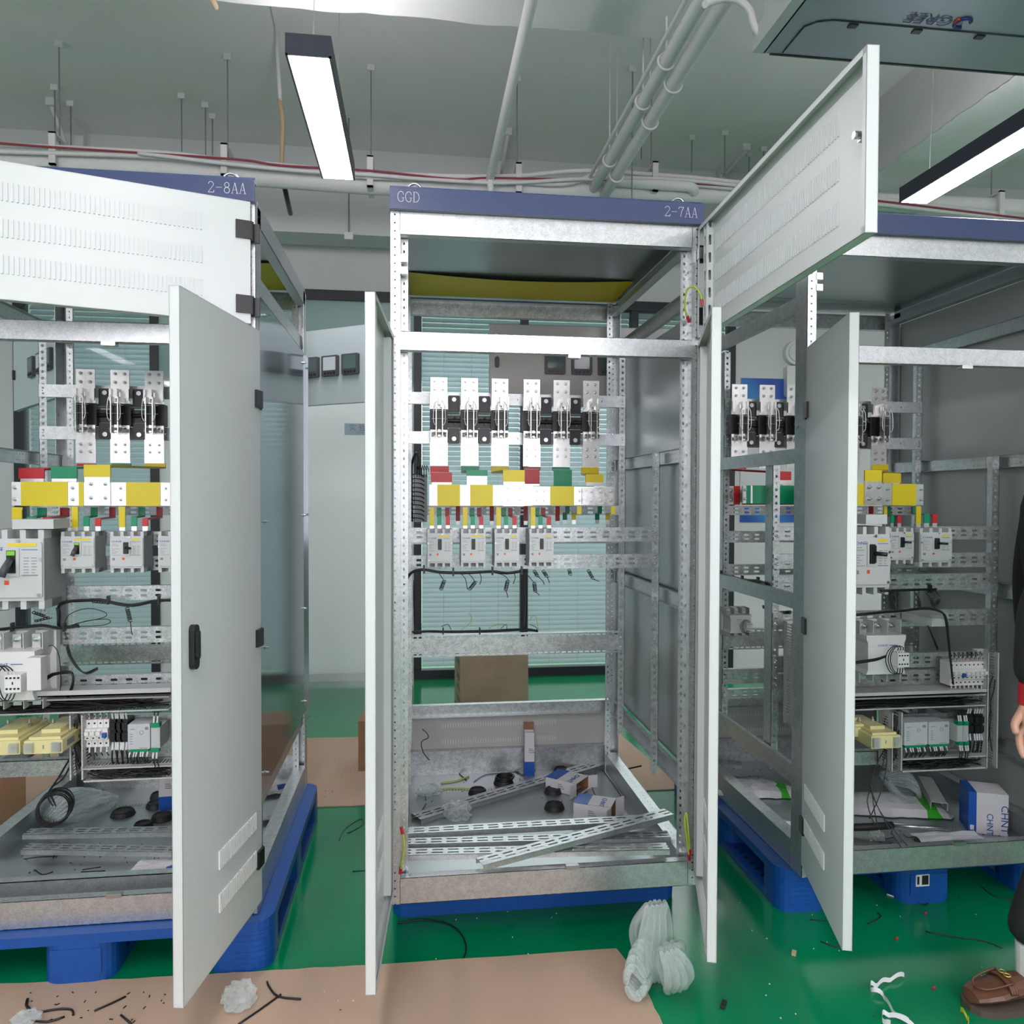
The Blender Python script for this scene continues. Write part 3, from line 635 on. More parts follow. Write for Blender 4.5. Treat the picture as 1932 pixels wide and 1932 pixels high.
def cabinet(cx, label, left_header=None, right_header=None, lside=None, rside=None):
    x0, x1 = cx-.5, cx+.5
    cab = {'x': cx, 'o': wthing('switchgear_cabinet', label, 'electrical cabinet', (cx, D/2, Z0))}; o = cab['o']
    for xo in (x0, x1):
        for fr in (True, False): post(cab, xo, fr)
    i0, i1 = x0+.03, x1-.03
    def beam(za, zb, y, sy, m_='galv', lip=.03, nm='beam'):
        b = MB(); b.box(i0, i1, y, y+sy*.0015, za, zb); b.box(i0, i1, y, y+sy*lip, za, za+.0015, 1); b.box(i0, i1, y, y+sy*lip, zb-.0015, zb, 1); return b.build(nm, [m_, 'p_beam'], o)
    beam(ZT-.135, ZT-.055, 0, 1, nm='top_beam')
    mbm = beam(1.883, 1.9415, -.004, 1, nm='middle_beam')
    ct = MB().rbox(cx+.06, cx+.10, -.006, .02, 1.873, 1.884, .003).build('door_catch', 'tin', mbm)
    bb_ = beam(Z0+.0, .232, 0, 1, nm='bottom_beam')
    MB().rbox(cx+.06, cx+.105, -.003, .014, .226, .240, .003).build('door_catch', 'zinc', bb_)
    beam(2.239, 2.3075, D, -1, 'galvs', nm='rear_top_beam'); beam(.435, .493, D, -1, 'galvs', nm='rear_lower_beam'); beam(Z0, .285, D, -1, 'galvs', nm='rear_bottom_beam')
    # base tray
    tr = MB(); tr.box(i0, i1, .002, D-.002, .165, .167)
    for s_, xx in ((1, x0), (-1, x1)):
        tr.box(xx+s_*.0004, xx+s_*.0019, .076, D-.076, Z0, .247); tr.box(xx, xx+s_*.050, .03, D-.03, .2455, .247, 1); tr.box(xx+s_*.05, xx+s_*.0515, .03, D-.03, .167, .247)
    tr.build('base_tray', ['sheet', 'p_beam'], o)
    cv = MB()
    for i in range(44): cv.box(x0+.14+i*.0125, x0+.144+i*.0125, .075, .095, .167, .170)
    for i in range(44): cv.box(x0+.14+i*.0125, x0+.144+i*.0125, D-.2, D-.18, .167, .170)
    cv.build('tray_louvres', 'sheet', o)
    # roof with side channels, louvre rows
    rf = MB(); rf.box(x0+.005, x1-.005, .0, D, ZT-.052, ZT-.048)
    for s_, xx in ((1, x0), (-1, x1)): rf.box(xx, xx+s_*.0015, .03, D-.03, ZT-.115, ZT-.045); rf.box(xx, xx+s_*.035, .03, D-.03, ZT-.115, ZT-.1135); rf.box(xx+s_*.035, xx+s_*.0365, .03, D-.03, ZT-.115, ZT-.095)
    rf.build('roof_panel', 'sheet', o)
    lv = MB()
    for i in range(52): 
        xx = x0+.20+i*.0118
        for yy in (.10, D-.22, D-.16): lv.box(xx, xx+.004, yy, yy+.022, ZT-.0545, ZT-.052)
    lv.build('roof_louvres', 'galv', o)
    # header
    hd = MB(); hd.box(x0, x1, -.022, -.004, 2.31, ZT, 0); hd.face([(x0, -.022, ZT), (x1, -.022, ZT), (x1, .0, ZT+.012), (x0, .0, ZT+.012)], m=1); hd.box(x0, x1, -.004, .02, ZT-.005, ZT+.011, 1)
    ho = hd.build('header_panel', ['blue', 'bluet'], o)
    if left_header: q = MB(); serif(q, left_header, x0+.022, -.0226, 2.331, .032, .0235); q.build('lettering', 'letter', ho)
    if right_header: q = MB(); serif(q, right_header, x1-.022-.021*len(right_header)-.006, -.0226, 2.329, .033, .0225); q.build('lettering', 'letter', ho)
    for xx in (x0+.075, x1-.075): MB().ring((xx, .015, ZT+.006), .022, .0045, 'Y', a0=-10, a1=190).cyl((xx, .015, ZT-.01), (xx, .015, ZT+.006), .012, 10).build('lifting_eye', 'zinc', o)
    # side rails
    for xx, out, sd in ((x0+.012, -1, lside), (x1-.012, 1, rside)):
        for k, (za, zb) in enumerate(((2.065, 2.120), (1.550, 1.600), (1.045, 1.100), (.435, .500))):
            if sd == 'skip_low' and k == 2: continue
            r_ = MB(); side_rail(r_, xx, za, zb, out); r_.build('side_rail', ['galvs', 'p_rail'], o)
    # inner struts carrying the equipment rails
    for xx, s_ in ((x0+.035, 1), (x1-.035, -1)):
        for yy, za, zb in ((.300, .41, 1.595), (.755, .41, 2.06)):
            st = MB(); st.box(xx, xx+s_*.028, yy, yy+.0015, za, zb, 1); st.box(xx, xx+s_*.0015, yy, yy+.06, za+.03, zb, 2); st.build('strut', ['galvs', 'p_mid', 'p_side'], o)
    if lside == 'panel' : pass
    for sd, xx in ((lside, x0-.001), (rside, x1+.001)):
        if sd in ('gloss', 'sheet', 'full'):
            za, zb = (.50, 2.045) if sd != 'full' else (.25, 2.26)
            s_ = 1 if xx > cx else -1
            if sd == 'full': za, zb, xx = .238, 2.26, xx+s_*.004
            pm = MB(); pm.box(xx, xx+s_*.0015, .045, D-.03, za, zb)
            pm.box(xx, xx+s_*.012, D-.032, D-.03, za, zb); 
            po_ = pm.build('side_panel', {'gloss': 'gloss', 'sheet': 'sheet', 'full': 'insid'}[sd], o)
            if sd == 'gloss':
                for yy in (.10, D-.10):
                    for zz in (2.0, 1.35, .95, .55):
                        bq = bolt(xx+.002, yy, zz, po_, .7, (0, 0, math.radians(90)))
    return cab
mid = cabinet(0, 'open switchgear cabinet with blue GGD header, middle of the three', 'GGD', '2-7AA', None, 'sheet')
lef = cabinet(-1.40, 'open switchgear cabinet marked 2-8AA at the left, glossy sheet on its right side', None, '2-8AA', None, 'gloss')
rig = cabinet(1.368, 'open switchgear cabinet at the right edge with full grey inner side sheet', 'GGD', None, None, 'full')
Rd = math.radians
# middle cabinet doors: both lower leaves open, upper leaf swung over the gap to the right
v2 = [(.22, .80, .46, .050, 27), (.22, .80, .345, .050, 27)]
def hinge_z(): return (1.62, 1.02, .42)
leaf(mid, -.488, Rd(-93.5), .49, .195, 1.928, v2, True, None, (), 'door', 1)
leaf(mid, .488, Rd(73), .485, .195, 1.928, v2, True, None, (), 'door', -1)
up, T = leaf(mid, .486, Rd(87.5+0), .985, 1.944, 2.305, [(.10, .85, 2.225, .052, 62), (.10, .85, 2.13, .052, 62), (.10, .85, 2.035, .052, 62)], False, None, (2.22, 2.02), 'upper_door', -1)
cl = MB(); cl.box(-.965, -.945, -.024, -.006, 2.135, 2.155, T=T); cl.cyl(T @ Vector((-.955, -.006, 2.145)), T @ Vector((-.955, .008, 2.145)), .008, 8); cl.build('lock_tongue', 'zinc', up)
sg_ = MB(); sg_.box(-.075, -.045, -.0245, -.004, 1.955, 2.295, T=T); sg_.build('slotted_stiffener', perf('slotted_stiffener_coat', [(0, .055, .3, .012, .004)], M['door']), up)
cl = MB(); cl.box(-.02, -.002, -.022, .002, 2.20, 2.235, T=T); cl.build('hinge_bracket', 'zinc', up)
leaf(lef, -.912, Rd(79.5), .485, .195, 1.928, [(.10, .60, .46, .050, 27), (.10, .60, .345, .050, 27)], True, (.90, 1.06, 1), (1.72, 1.005, .335), 'door', -1)
leaf(lef, -.917, Rd(18.5), .97, 1.944, 2.305, [(.14, .88, 2.225, .048, 62), (.14, .88, 2.13, .048, 62), (.14, .88, 2.035, .048, 62)], False, None, (2.22, 2.00), 'upper_door', -1)
leaf(rig, .893, Rd(-106), .485, .195, 1.928, [(.10, .60, .46, .050, 27), (.10, .60, .345, .050, 27)], True, None, (1.72, 1.005, .335), 'door', 1)
for cab_ in (mid, lef, rig):   # two pale clips on the left front post
    x0 = cab_['x']-.5; ck = MB()
    for zz in (2.155, 2.118): ck.box(x0+.03, x0+.052, -.004, .018, zz, zz+.022)
    ck.box(x0+.03, x0+.034, .0, .018, 2.118, 2.177); ck.build('door_stop_clip', 'tin', cab_['o'])
# instrument doors hinged on the rear left corners, meters outside
def idoor(cab, ang, label_meters, m_, us=(.27, .42, .57)):
    T = Matrix.Translation((cab['x']-.495, D+.03, 0)) @ Matrix.Rotation(ang, 4, 'Z')
    mb = MB(); mb.box(0, .96, -.0015, 0, 1.868, 2.225, T=T)
    for a in ((0, .0015), (.9585, .96)): mb.box(a[0], a[1], -.024, 0, 1.868, 2.225, T=T)
    mb.box(0, .96, -.024, 0, 1.868, 1.8695, T=T); mb.box(0, .96, -.024, 0, 2.2235, 2.225, T=T)
    o = mb.build('instrument_door', m_, cab['o'])
    for u_ in us:
        q = MB(); q.rbox(u_-.048, u_+.048, 0, .014, 2.00, 2.096, .006, T=T); mo = q.build('panel_meter', 'darkgrey', o)
        MB().box(u_-.036, u_+.036, .013, .0155, 2.026, 2.088, T=T).build('display', 'screenb' if u_ in us[1:2] else 'screen', mo)
        q = MB()
        for k in range(4): c_ = Vector((u_-.028+k*.018, .014, 2.013)); q.cyl(T @ c_, T @ (c_+Vector((0, .004, 0))), .0055, 10)
        q.build('buttons', 'black', mo)
    q = MB(); q.rbox(.915, .935, 0, .012, 2.025, 2.075, .009, T=T); q.build('door_handle', 'black', o)
idoor(mid, Rd(180-33), '', 'teal', (.268, .386, .502)); idoor(lef, Rd(180-52), '', 'teal'); idoor(rig, Rd(179.5), '', 'beige', (.405, .53, .655))
# lower rear cover of each cabinet with louvres
for cab_ in (mid, rig):
    c_ = cab_['x']; pmb = MB().box(c_-.47, c_+.455, D+.004, D+.008, .275, .44); ro = pmb.build('rear_cover', 'beige' if cab_ is mid else 'insid', cab_['o'])
    lv = MB()
    for i in range(46):
        for zz in (.39, .315): lv.box(c_-.30+i*.0115, c_-.297+i*.0115, D+.001, D+.004, zz-.010, zz+.010)
    lv.build('louvres', 'doord', ro)
# protective film under the roofs, taped
for cab_, (a, b_), lb in ((mid, ((-.45, .47), (.655, .97)), 'yellow film hanging under the roof of the middle cabinet at its rear'), (lef, ((-.40, .48), (.60, .97)), 'yellow film under the roof of the left cabinet at its rear')):
    c_ = cab_['x']; q = MB(); n_ = 14
    for i in range(n_):
        xa, xb = c_+a[0]+(a[1]-a[0])*i/n_, c_+a[0]+(a[1]-a[0])*(i+1)/n_
        za = ZT-.056-.012*math.sin(math.pi*i/n_); zb = ZT-.056-.012*math.sin(math.pi*(i+1)/n_)
        ya, yb = b_[0]+.02*math.sin(math.pi*i/n_), b_[0]+.02*math.sin(math.pi*(i+1)/n_)
        q.face([(xa, ya, za), (xb, yb, zb), (xb, b_[1], ZT-.062), (xa, b_[1], ZT-.062)], uvs=[(0, 1)]*4)
    tag(q.build('protective_film', 'yfilm'), lb, 'film')
# earth wires with red crimps
def earth(pts, lb, tail):
    t_ = wthing('earth_wire', lb, 'wire', pts[0]); MB().tube(pts, .003, 7, smooth=5).build('wire', 'earth', t_)
    for e_, n_ in ((pts[0], pts[1]), (pts[-1], pts[-2])):
        d = (Vector(n_)-Vector(e_)).normalized()*.022; MB().cyl(e_, Vector(e_)+d, .005, 8).build('crimp', 'crimp', t_)
earth([U(1300, 608, Y=.02), U(1292, 580, Y=.0), U(1296, 548, Y=-.02), U(1310, 541, Y=-.04), U(1322, 556, Y=-.05), U(1326, 578, Y=-.05)], 'yellow green earth wire looping to the opened upper door', 0)
earth([U(755, 1648, Y=-.005), U(759, 1625, Y=-.02), U(763, 1590, Y=-.02), U(757, 1560, Y=-.01)], 'yellow green earth wire at the lower left corner of the middle cabinet', 0)
earth([U(1301, 1622, Y=-.005), U(1297, 1590, Y=-.02), U(1292, 1550, Y=-.02), U(1295, 1534, Y=-.02), U(1299, 1570, Y=-.03), U(1302, 1612, Y=-.01)], 'yellow green earth wire looped at the lower right corner of the middle cabinet', 0)

# ---------------------------------------------------------------- pallets
def rpoly(x0, x1, y0, y1, r_, n=5):
    pts = []
    for cx, cy, a0 in ((x1-r_, y1-r_, 0), (x0+r_, y1-r_, 90), (x0+r_, y0+r_, 180), (x1-r_, y0+r_, 270)):
        for k in range(n+1): a = Rd(a0+90*k/n); pts.append((cx+r_*math.cos(a), cy+r_*math.sin(a)))
    return pts
def pallet(x0, x1, y0, y1, lb, runx):
    t_ = wthing('plastic_pallet', lb, 'pallet', ((x0+x1)/2, (y0+y1)/2, 0), 'blue plastic pallets')
    dk = MB(); dk.prism(rpoly(x0, x1, y0, y1, .06), .118, .148, 'Z')
    dk.build('deck', 'pallet', t_)
    wx = [(x0, x0+.19), ((x0+x1)/2-.10, (x0+x1)/2+.10), (x1-.19, x1)]; wy = [(y0, y0+.16), ((y0+y1)/2-.09, (y0+y1)/2+.09), (y1-.16, y1)]
    for i, (a, b_) in enumerate(wx):
        for j, (c_, d_) in enumerate(wy):
            f_ = MB(); f_.prism(rpoly(a+.0, b_-.0, c_, d_, .055), 0.0, .118, 'Z')
            if i != 1 and j == 0:
                for k in range(6): f_.prism(rpoly(a+.03 if i else a-.0015, b_+.0015 if i else b_-.03, c_-.0015, d_-.05, .055), .022+.017*k, .0245+.017*k, 'Z')
            if i == 1 and j == 0: f_.box(a+.03, b_-.03, c_-.002, c_, .03, .105)
            f_.build('foot', 'pallet', t_)
    if runx:
        for (c_, d_) in wy: MB().box(x0+.03, x1-.03, c_+.001, d_-.001, 0, .05).build('runner', 'pallet', t_)
    else:
        for (a, b_) in wx:
            q = MB().box(a+.002, b_-.002, y0+.05, y1-.05, 0, .028)
            for k in range(16): q.box(b_-.05, b_-.035, y0+.2+k*.045, y0+.215+k*.045, .028, .0295, 1); q.box(a+.03, a+.045, y0+.2+k*.045, y0+.215+k*.045, .028, .0295, 1)
            q.build('runner', ['pallet', 'black'], t_)
pallet(-1.96, -.852, -.045, 1.06, 'blue plastic pallet under the left cabinet, resting beside the cardboard sheet', False)
p2 = pallet(-.50, .50, .19, 1.19, 'blue plastic pallet set back under the middle cabinet', True)
pallet(.82, 1.93, .055, 1.16, 'blue plastic pallet under the right cabinet with a paper label on its middle foot', False)
q = wthing('pallet_label', 'small white printed paper label stuck to the middle foot of the right pallet', 'label', U(1741, 1668, Y=.052))
a, b_, c_, d_ = R4(1728, 1650, 1753, 1672, .052)
MB().box(a, b_, .0505, .0535, c_, d_).build('paper', 'paper', q); MB().box(a+.022, b_-.004, .0495, .0506, c_+.006, d_-.003).box(a+.004, a+.012, .0495, .0506, c_+.008, d_-.006).build('print', 'black', q)

# ================================================================ EQUIPMENT
def perfT(name, pitch, hw, vh, base):
    m = base.copy(); m.name = name; t = m.node_tree
    out = [n for n in t.nodes if n.type == 'OUTPUT_MATERIAL'][0]; p = t.nodes['Principled BSDF']
    uv = N(t, 'ShaderNodeUVMap'); sx = N(t, 'ShaderNodeSeparateXYZ'); L(t, uv.outputs[0], sx.inputs[0])
    fu = mth(t, 'ABSOLUTE', mth(t, 'SUBTRACT', mth(t, 'FRACT', mth(t, 'DIVIDE', sx.outputs[0], pitch)), .5))
    k = mth(t, 'MULTIPLY', mth(t, 'LESS_THAN', fu, hw/pitch), mth(t, 'LESS_THAN', mth(t, 'ABSOLUTE', sx.outputs[1]), vh))
    tr = N(t, 'ShaderNodeBsdfTransparent'); mx = N(t, 'ShaderNodeMixShader')
    L(t, k, mx.inputs[0]); L(t, p.outputs[0], mx.inputs[1]); L(t, tr.outputs[0], mx.inputs[2]); L(t, mx.outputs[0], out.inputs[0])
    return m
M['p_duct'] = perfT('slotted_duct_wall', .0105, .0028, .017, M['duct'])
# ---- rails across the struts
def rail(cab, z0, z1, y, lb, grp, m_='p_slot', d=.020, bolts=True, xa=None, xb=None, name='mounting_rail'):
    c_ = cab['x']; a = c_-.462 if xa is None else xa; b_ = c_+.462 if xb is None else xb
    t_ = wthing(name, lb, 'rail', ((a+b_)/2, y, z0), grp)
    q = MB(); q.box(a, b_, y-.0015, y, z0, z1, 1); q.box(a, b_, y, y+d, z1-.0015, z1); q.box(a, b_, y, y+d, z0, z0+.0015)
    q.build('channel', ['galv', m_], t_)
    if bolts:
        for xx in (a+.014, b_-.014):
            for zz in (z0+(z1-z0)*.28, z0+(z1-z0)*.72): bolt(xx, y-.0015, zz, t_, .55)
    return t_
def zz2(px, ya, yb, Y): return uz(px, yb, Y), uz(px, ya, Y)
RF, RB = .295, .750
CN = {id(mid): 'middle', id(lef): 'left', id(rig): 'right'}
for cab_, px, lst in ((mid, 1100, [(995, 1022), (1046, 1072)]), (lef, 240, [(1003, 1028), (1050, 1076), (1105, 1132), (1183, 1213), (1272, 1301)]), (rig, 1800, [(993, 1018), (1043, 1070), (1082, 1113), (1150, 1180), (1230, 1257), (1262, 1290)])):
    nm = ('highest', 'second', 'third', 'fourth', 'fifth', 'lowest')
    for i, (ya, yb) in enumerate(lst):
        a, b_ = zz2(px, ya, yb, RF)
        w_ = nm[i] if i < len(lst)-1 else 'lowest'
        rail(cab_, a, b_, RF, '%s front slotted rail in the %s cabinet, counted from the top' % (w_.capitalize(), CN[id(cab_)]), 'slotted rails in the cabinets')
for cab_ in (mid, lef, rig):
    n_ = CN[id(cab_)]
    for i, (za, zb) in enumerate(((1.812, 1.860), (1.649, 1.699))):
        rail(cab_, za, zb, RB, '%s carrier rail behind the knife switches of the %s cabinet' % (('Upper', 'Lower')[i], n_), 'slotted rails in the cabinets', 'p_one')
    rail(cab_, 1.395-.04, 1.395, RB, 'rear slotted rail just below the bars of the %s cabinet' % n_, 'slotted rails in the cabinets')
    rail(cab_, 1.235, 1.285, RB, 'rear slotted rail level with the breakers of the %s cabinet' % n_, 'slotted rails in the cabinets')
    rail(cab_, .768, .857, RB, 'wide spangled rear channel with slotted edges low in the %s cabinet' % n_, 'slotted rails in the cabinets', 'p_vee', .03)
for i, (ya, yb) in enumerate(((1065, 1085), (1100, 1116), (1192, 1213), (1262, 1290), (1300, 1318))):
    a, b_ = zz2(1390, ya, yb, RB)
    if i == 2: continue
    rail(rig, a, b_, RB, 'rear slotted rail in the right cabinet, %s below the breaker level' % ('first', 'second', 'third', 'fourth', 'fifth')[i], 'slotted rails in the cabinets')
# ---- knife switches
def knife_switch(loc, lb):
    t_ = thing('knife_switch', lb, 'switch', loc, 'three pole knife switches')
    P_ = .1245
    def zl(z): return z-1.73
    q = MB()
    for s_ in (-.5, .5):
        for za, zb in ((1.775, 1.845), (1.650, 1.712)): MB().rbox(s_*P_-.024, s_*P_+.024, .022, .045, zl(za), zl(zb), .006).build('mounting_ear', 'black', t_)
    q = MB(); q.box(-P_-.03, P_+.03, .03, .048, zl(1.715), zl(1.765)); q.cyl((-P_-.03, .03, zl(1.742)), (P_+.03, .03, zl(1.742)), .0085, 10); q.build('shaft', 'black', t_)
    for s_ in (-.5, .5):
        MB().cyl((s_*P_-.034, .018, zl(1.774)), (s_*P_+.022, .018, zl(1.774)), .0065, 8).cyl((s_*P_-.036, .018, zl(1.774)), (s_*P_-.026, .018, zl(1.774)), .008, 6).build('link_pin', 'zinc', t_)
        MB().ring((s_*P_+.004, .022, zl(1.742)), .013, .0045, 'X', a0=-100, a1=120, n=10).build('coupling', 'darkgrey', t_)
        MB().cyl((s_*P_, .016, zl(1.828)), (s_*P_, .022, zl(1.828)), .009, 12).build('mounting_screw', 'zinc', t_); MB().cyl((s_*P_, .016, zl(1.668)), (s_*P_, .022, zl(1.668)), .009, 12).build('mounting_screw', 'zinc', t_)
    for k in (-1, 0, 1):
        x = k*P_
        q = MB(); q.rbox(x-.036, x+.036, .008, .045, zl(1.700), zl(1.786), .004); q.box(x-.009, x+.009, -.035, .01, zl(1.700), zl(1.782)); q.build('insulator_block', 'black', t_)
        u_ = MB(); u_.box(x-.034, x+.034, 0, .006, zl(1.795), zl(1.914)); u_.box(x-.037, x+.037, -.001, .002, zl(1.786), zl(1.805)); u_.box(x-.036, x-.028, -.012, 0, zl(1.795), zl(1.84)); u_.box(x+.028, x+.036, -.012, 0, zl(1.795), zl(1.84))
        uo = u_.build('upper_terminal', 'tin', t_)
        for bx in (-.017, .017):
            for bz in (1.899, 1.866): bolt(x+bx, 0, zl(bz), uo, .85)
        l_ = MB(); l_.box(x-.034, x+.034, 0, .006, zl(1.648), zl(1.702)); lo = l_.build('lower_jaw_plate', 'tin', t_)
        j_ = MB(); j_.box(x-.004, x+.004, -.040, 0, zl(1.800), zl(1.838)); j_.box(x-.012, x-.005, -.028, 0, zl(1.79), zl(1.825)); j_.box(x+.005, x+.012, -.028, 0, zl(1.79), zl(1.825)); j_.build('jaw', 'tin', t_)
        b_ = MB()
        for s_ in (-1, 1): b_.box(x+s_*.0125-.0018, x+s_*.0125+.0018, -.058, -.028, zl(1.668), zl(1.806))
        b_.build('blade_pair', 'tin', t_)
        g_ = MB()
        for s_ in (-1, 1): g_.tube([(x+s_*.010, -.06, zl(1.812)), (x+s_*.020, -.062, zl(1.795)), (x+s_*.0235, -.062, zl(1.76)), (x+s_*.0235, -.062, zl(1.735)), (x+s_*.020, -.062, zl(1.720)), (x+s_*.013, -.06, zl(1.712))], .0016, 6)
        for z_ in (1.774, 1.742): g_.cyl((x-.03, -.05, zl(z_)), (x+.03, -.05, zl(z_)), .0012, 6)
        g_.build('spring_clip', 'tin', t_)
        h_ = MB(); h_.cyl((x-.022, -.043, zl(1.684)), (x+.022, -.043, zl(1.684)), .006, 8); h_.cyl((x-.03, -.02, zl(1.682)), (x-.022, -.02, zl(1.682)), .009, 6); h_.cyl((x+.022, -.02, zl(1.682)), (x+.03, -.02, zl(1.682)), .009, 6); h_.box(x-.005, x+.005, -.045, 0, zl(1.672), zl(1.700)); h_.build('hinge_jaw', 'tinr', t_)
        p2_ = MB(); p2_.box(x-.036, x+.036, -.002, .004, zl(1.557), zl(1.648)); po_ = p2_.build('lower_terminal', 'tin', t_)
        for bx in (-.017, .017):
            for bz in (1.628, 1.600): bolt(x+bx, -.002, zl(bz), po_, .85)
    return t_
ks = knife_switch((-.204, .70, 1.73), 'left of the two knife switches in the middle cabinet, above the red green yellow bends')
index_kids(ks)
for x, lb in ((.177, 'right of the two knife switches in the middle cabinet, above three straight coloured bars'), (-1.549, 'knife switch seen in the left cabinet above the wide yellow bar'), (1.074, 'knife switch at the left inside the right cabinet, in front of the blue poster'), (1.465, 'knife switch mostly hidden by the open door of the right cabinet, one pole showing')):
    dup(ks, (x, .70, 1.73), lb)
# ---- sleeved copper bars
def sheet3(mb, A, B, th=.006, m=0):
    """a strip between two horizontal edges A=(x0,x1,y,z) and B, with thickness"""
    a0, a1 = Vector((A[0], A[2], A[3])), Vector((A[1], A[2], A[3])); b0, b1 = Vector((B[0], B[2], B[3])), Vector((B[1], B[2], B[3]))
    n_ = (a1-a0).cross(b0-a0)
    if n_.length < 1e-9: return
    n_.normalize(); n_ *= th/2
    mb.face([a0-n_, a1-n_, b1-n_, b0-n_], uvs=[(0, 1)]*4, m=m); mb.face([b0+n_, b1+n_, a1+n_, a0+n_], uvs=[(0, 1)]*4, m=m)
    for p, q in ((a0, a1), (a1, b1), (b1, b0), (b0, a0)): mb.face([p-n_, p+n_, q+n_, q-n_], uvs=[(0, 1)]*4, m=m)
def bend(lb, col, rear, front, Yf, silver=None, nb=0, Yr=.696):
    """bar dropping from a switch: rear piece, sloped run forward, front piece, bare tail"""
    x0, x1, z0, z1 = R4(*rear, Yr); X0, X1, Z0_, Z1_ = R4(*front, Yf)
    t_ = wthing('bus_bar_bend', lb, 'bus bar', ((X0+X1)/2, Yf, Z0_), 'sleeved bar bends below the switches')
    q = MB(); q.box(x0, x1, Yr, Yr+.007, z0, z1+.004)
    sheet3(q, (x0, x1, Yr+.003, z0+.003), (X0, X1, Yf+.003, Z1_-.003), .007); q.box(X0, X1, Yf, Yf+.007, Z0_, Z1_)
    q.build('sleeve', col, t_)
    if silver:
        a, b_, c_, d_ = R4(*silver, Yf-.001); so = MB().box(a, b_, Yf+.0005, Yf+.006, c_, d_+.003).build('bare_end', 'tin', t_)
        if nb == 4:
            for fx_ in (.24, .80):
                for fz_ in (.26, .74): bolt(a+(b_-a)*fx_, Yf+.0005, c_+(d_-c_)*fz_, so, .95)
    return t_
bend('red bend below the first switch pole of the middle cabinet', 'red', (812, 881, 847, 893), (813, 892, 853, 910), .45, (815, 909, 852, 918))
bend('green bend below the second switch pole of the middle cabinet', 'green', (870, 881, 904, 893), (880, 887, 920, 898), .36, (881, 897, 919, 918))
bend('yellow bend below the third switch pole of the middle cabinet with a bolted silver end', 'yellow', (927, 881, 960, 893), (949, 887, 990, 909), .262, (950, 908, 990, 955), 4)
bend('dark red wide bar below the fourth switch pole of the middle cabinet', 'red', (988, 883, 1020, 886), (990, 886, 1018, 913), .60, (990, 912, 1018, 920))
bend('wide green bar below the fifth switch pole of the middle cabinet', 'green', (1042, 883, 1075, 887), (1045, 887, 1079, 918), .55, (1046, 917, 1078, 920))
bend('yellow bend below the sixth switch pole of the middle cabinet', 'yellow', (1097, 883, 1130, 896), (1105, 895, 1139, 910), .45, (1106, 909, 1138, 917))
bend('red bend at the top left of the wide yellow bar in the left cabinet', 'red', (145, 877, 181, 882), (35, 884, 83, 903), .40, (38, 902, 82, 910))
bend('green bend just left of the yellow one in the left cabinet', 'green', (211, 876, 247, 881), (96, 881, 145, 903), .33, (97, 902, 144, 910))
bend('yellow bend with a long sloping run and bolted silver end in the left cabinet', 'yellow', (273, 876, 312, 884), (158, 877, 208, 900), .255, (159, 899, 207, 953), 4)
bend('red bend seen behind the front post of the right cabinet', 'red', (1379, 884, 1408, 888), (1465, 890, 1493, 906), .42, (1466, 905, 1493, 950), 4)
bend('yellow bend with bolted silver end at the hidden switch of the right cabinet', 'yellow', (1645, 878, 1676, 889), (1632, 887, 1664, 908), .262, (1632, 907, 1664, 953), 4)
bend('small yellow bend behind the bolted one in the right cabinet', 'yellow', (1646, 889, 1676, 892), (1666, 893, 1700, 911), .40, (1668, 910, 1698, 915))
# horizontal distribution bars: bare bar with sleeves and bolts
def hbar(lb, y0, y1, Y, xa, xb, sleeves, bolts_, col, m_='tin', p=0):
    a, b_, z0, z1 = R4(xa, y0, xb, y1, Y)
    t_ = wthing('bus_bar', lb, 'bus bar', ((a+b_)/2, Y, z0), 'horizontal bus bars')
    MB().box(a, b_, Y, Y+.008, z0, z1).build('bar', m_, t_)
    zc = (y0+y1)/2
    for s0, s1 in sleeves: MB().box(ux(s0, zc, Y), ux(s1, zc, Y), Y-.002, Y+.010, z0-.001, z1+.001).build('sleeve', col, t_)
    for bx in bolts_:
        for f_ in (.26, .76): bolt(ux(bx, zc, Y), Y, z0+(z1-z0)*f_, t_, .8)
    return z0, z1
hbar('front yellow sleeved bar of the middle cabinet, left half', 915, 954, .270, 810, 1004, [(825, 868), (887, 930)], [814, 877, 939], 'yellow')
hbar('front yellow sleeved bar of the middle cabinet, right half', 918, 953, .285, 990, 1158, [(1038, 1083)], [1002, 1014, 1027, 1094, 1153], 'yellow')
a, b_, c_, d_ = R4(1098, 920, 1148, 952, .282)
pc = tag(MB().box(a, b_, .272, .280, c_, d_).build('splice_plate', 'tinr'), 'scratched bare splice plate with four bolts on the right yellow bar of the middle cabinet', 'plate')
for fx_ in (.35, .68):
    for fz_ in (.24, .78): bolt(a+(b_-a)*fx_, .272, c_+(d_-c_)*fz_, pc, .95)
hbar('green sleeved bar behind the front bar of the middle cabinet', 917, 950, .36, 824, 1150, [(850, 1120)], [], 'green')
hbar('red sleeved bar behind the green bar of the middle cabinet', 918, 948, .45, 836, 1146, [(850, 1120)], [], 'red')
hbar('wide yellow sleeved bar of the left cabinet', 910, 954, .263, 22, 330, [(40, 128), (149, 158), (238, 303)], [28, 137, 227, 312], 'yellow')
hbar('green bar behind the wide yellow one of the left cabinet', 914, 950, .34, 45, 330, [(60, 320)], [], 'green')
hbar('red bar behind the green one of the left cabinet', 915, 948, .41, 60, 330, [(70, 320)], [], 'red')
hbar('yellow sleeved bar of the right cabinet next to the grey inner sheet', 913, 953, .270, 1500, 1742, [(1532, 1650), (1683, 1728)], [1674, 1737], 'yellow')
hbar('green bar behind the yellow one of the right cabinet', 917, 950, .36, 1402, 1720, [(1408, 1416), (1420, 1700)], [1405], 'green')
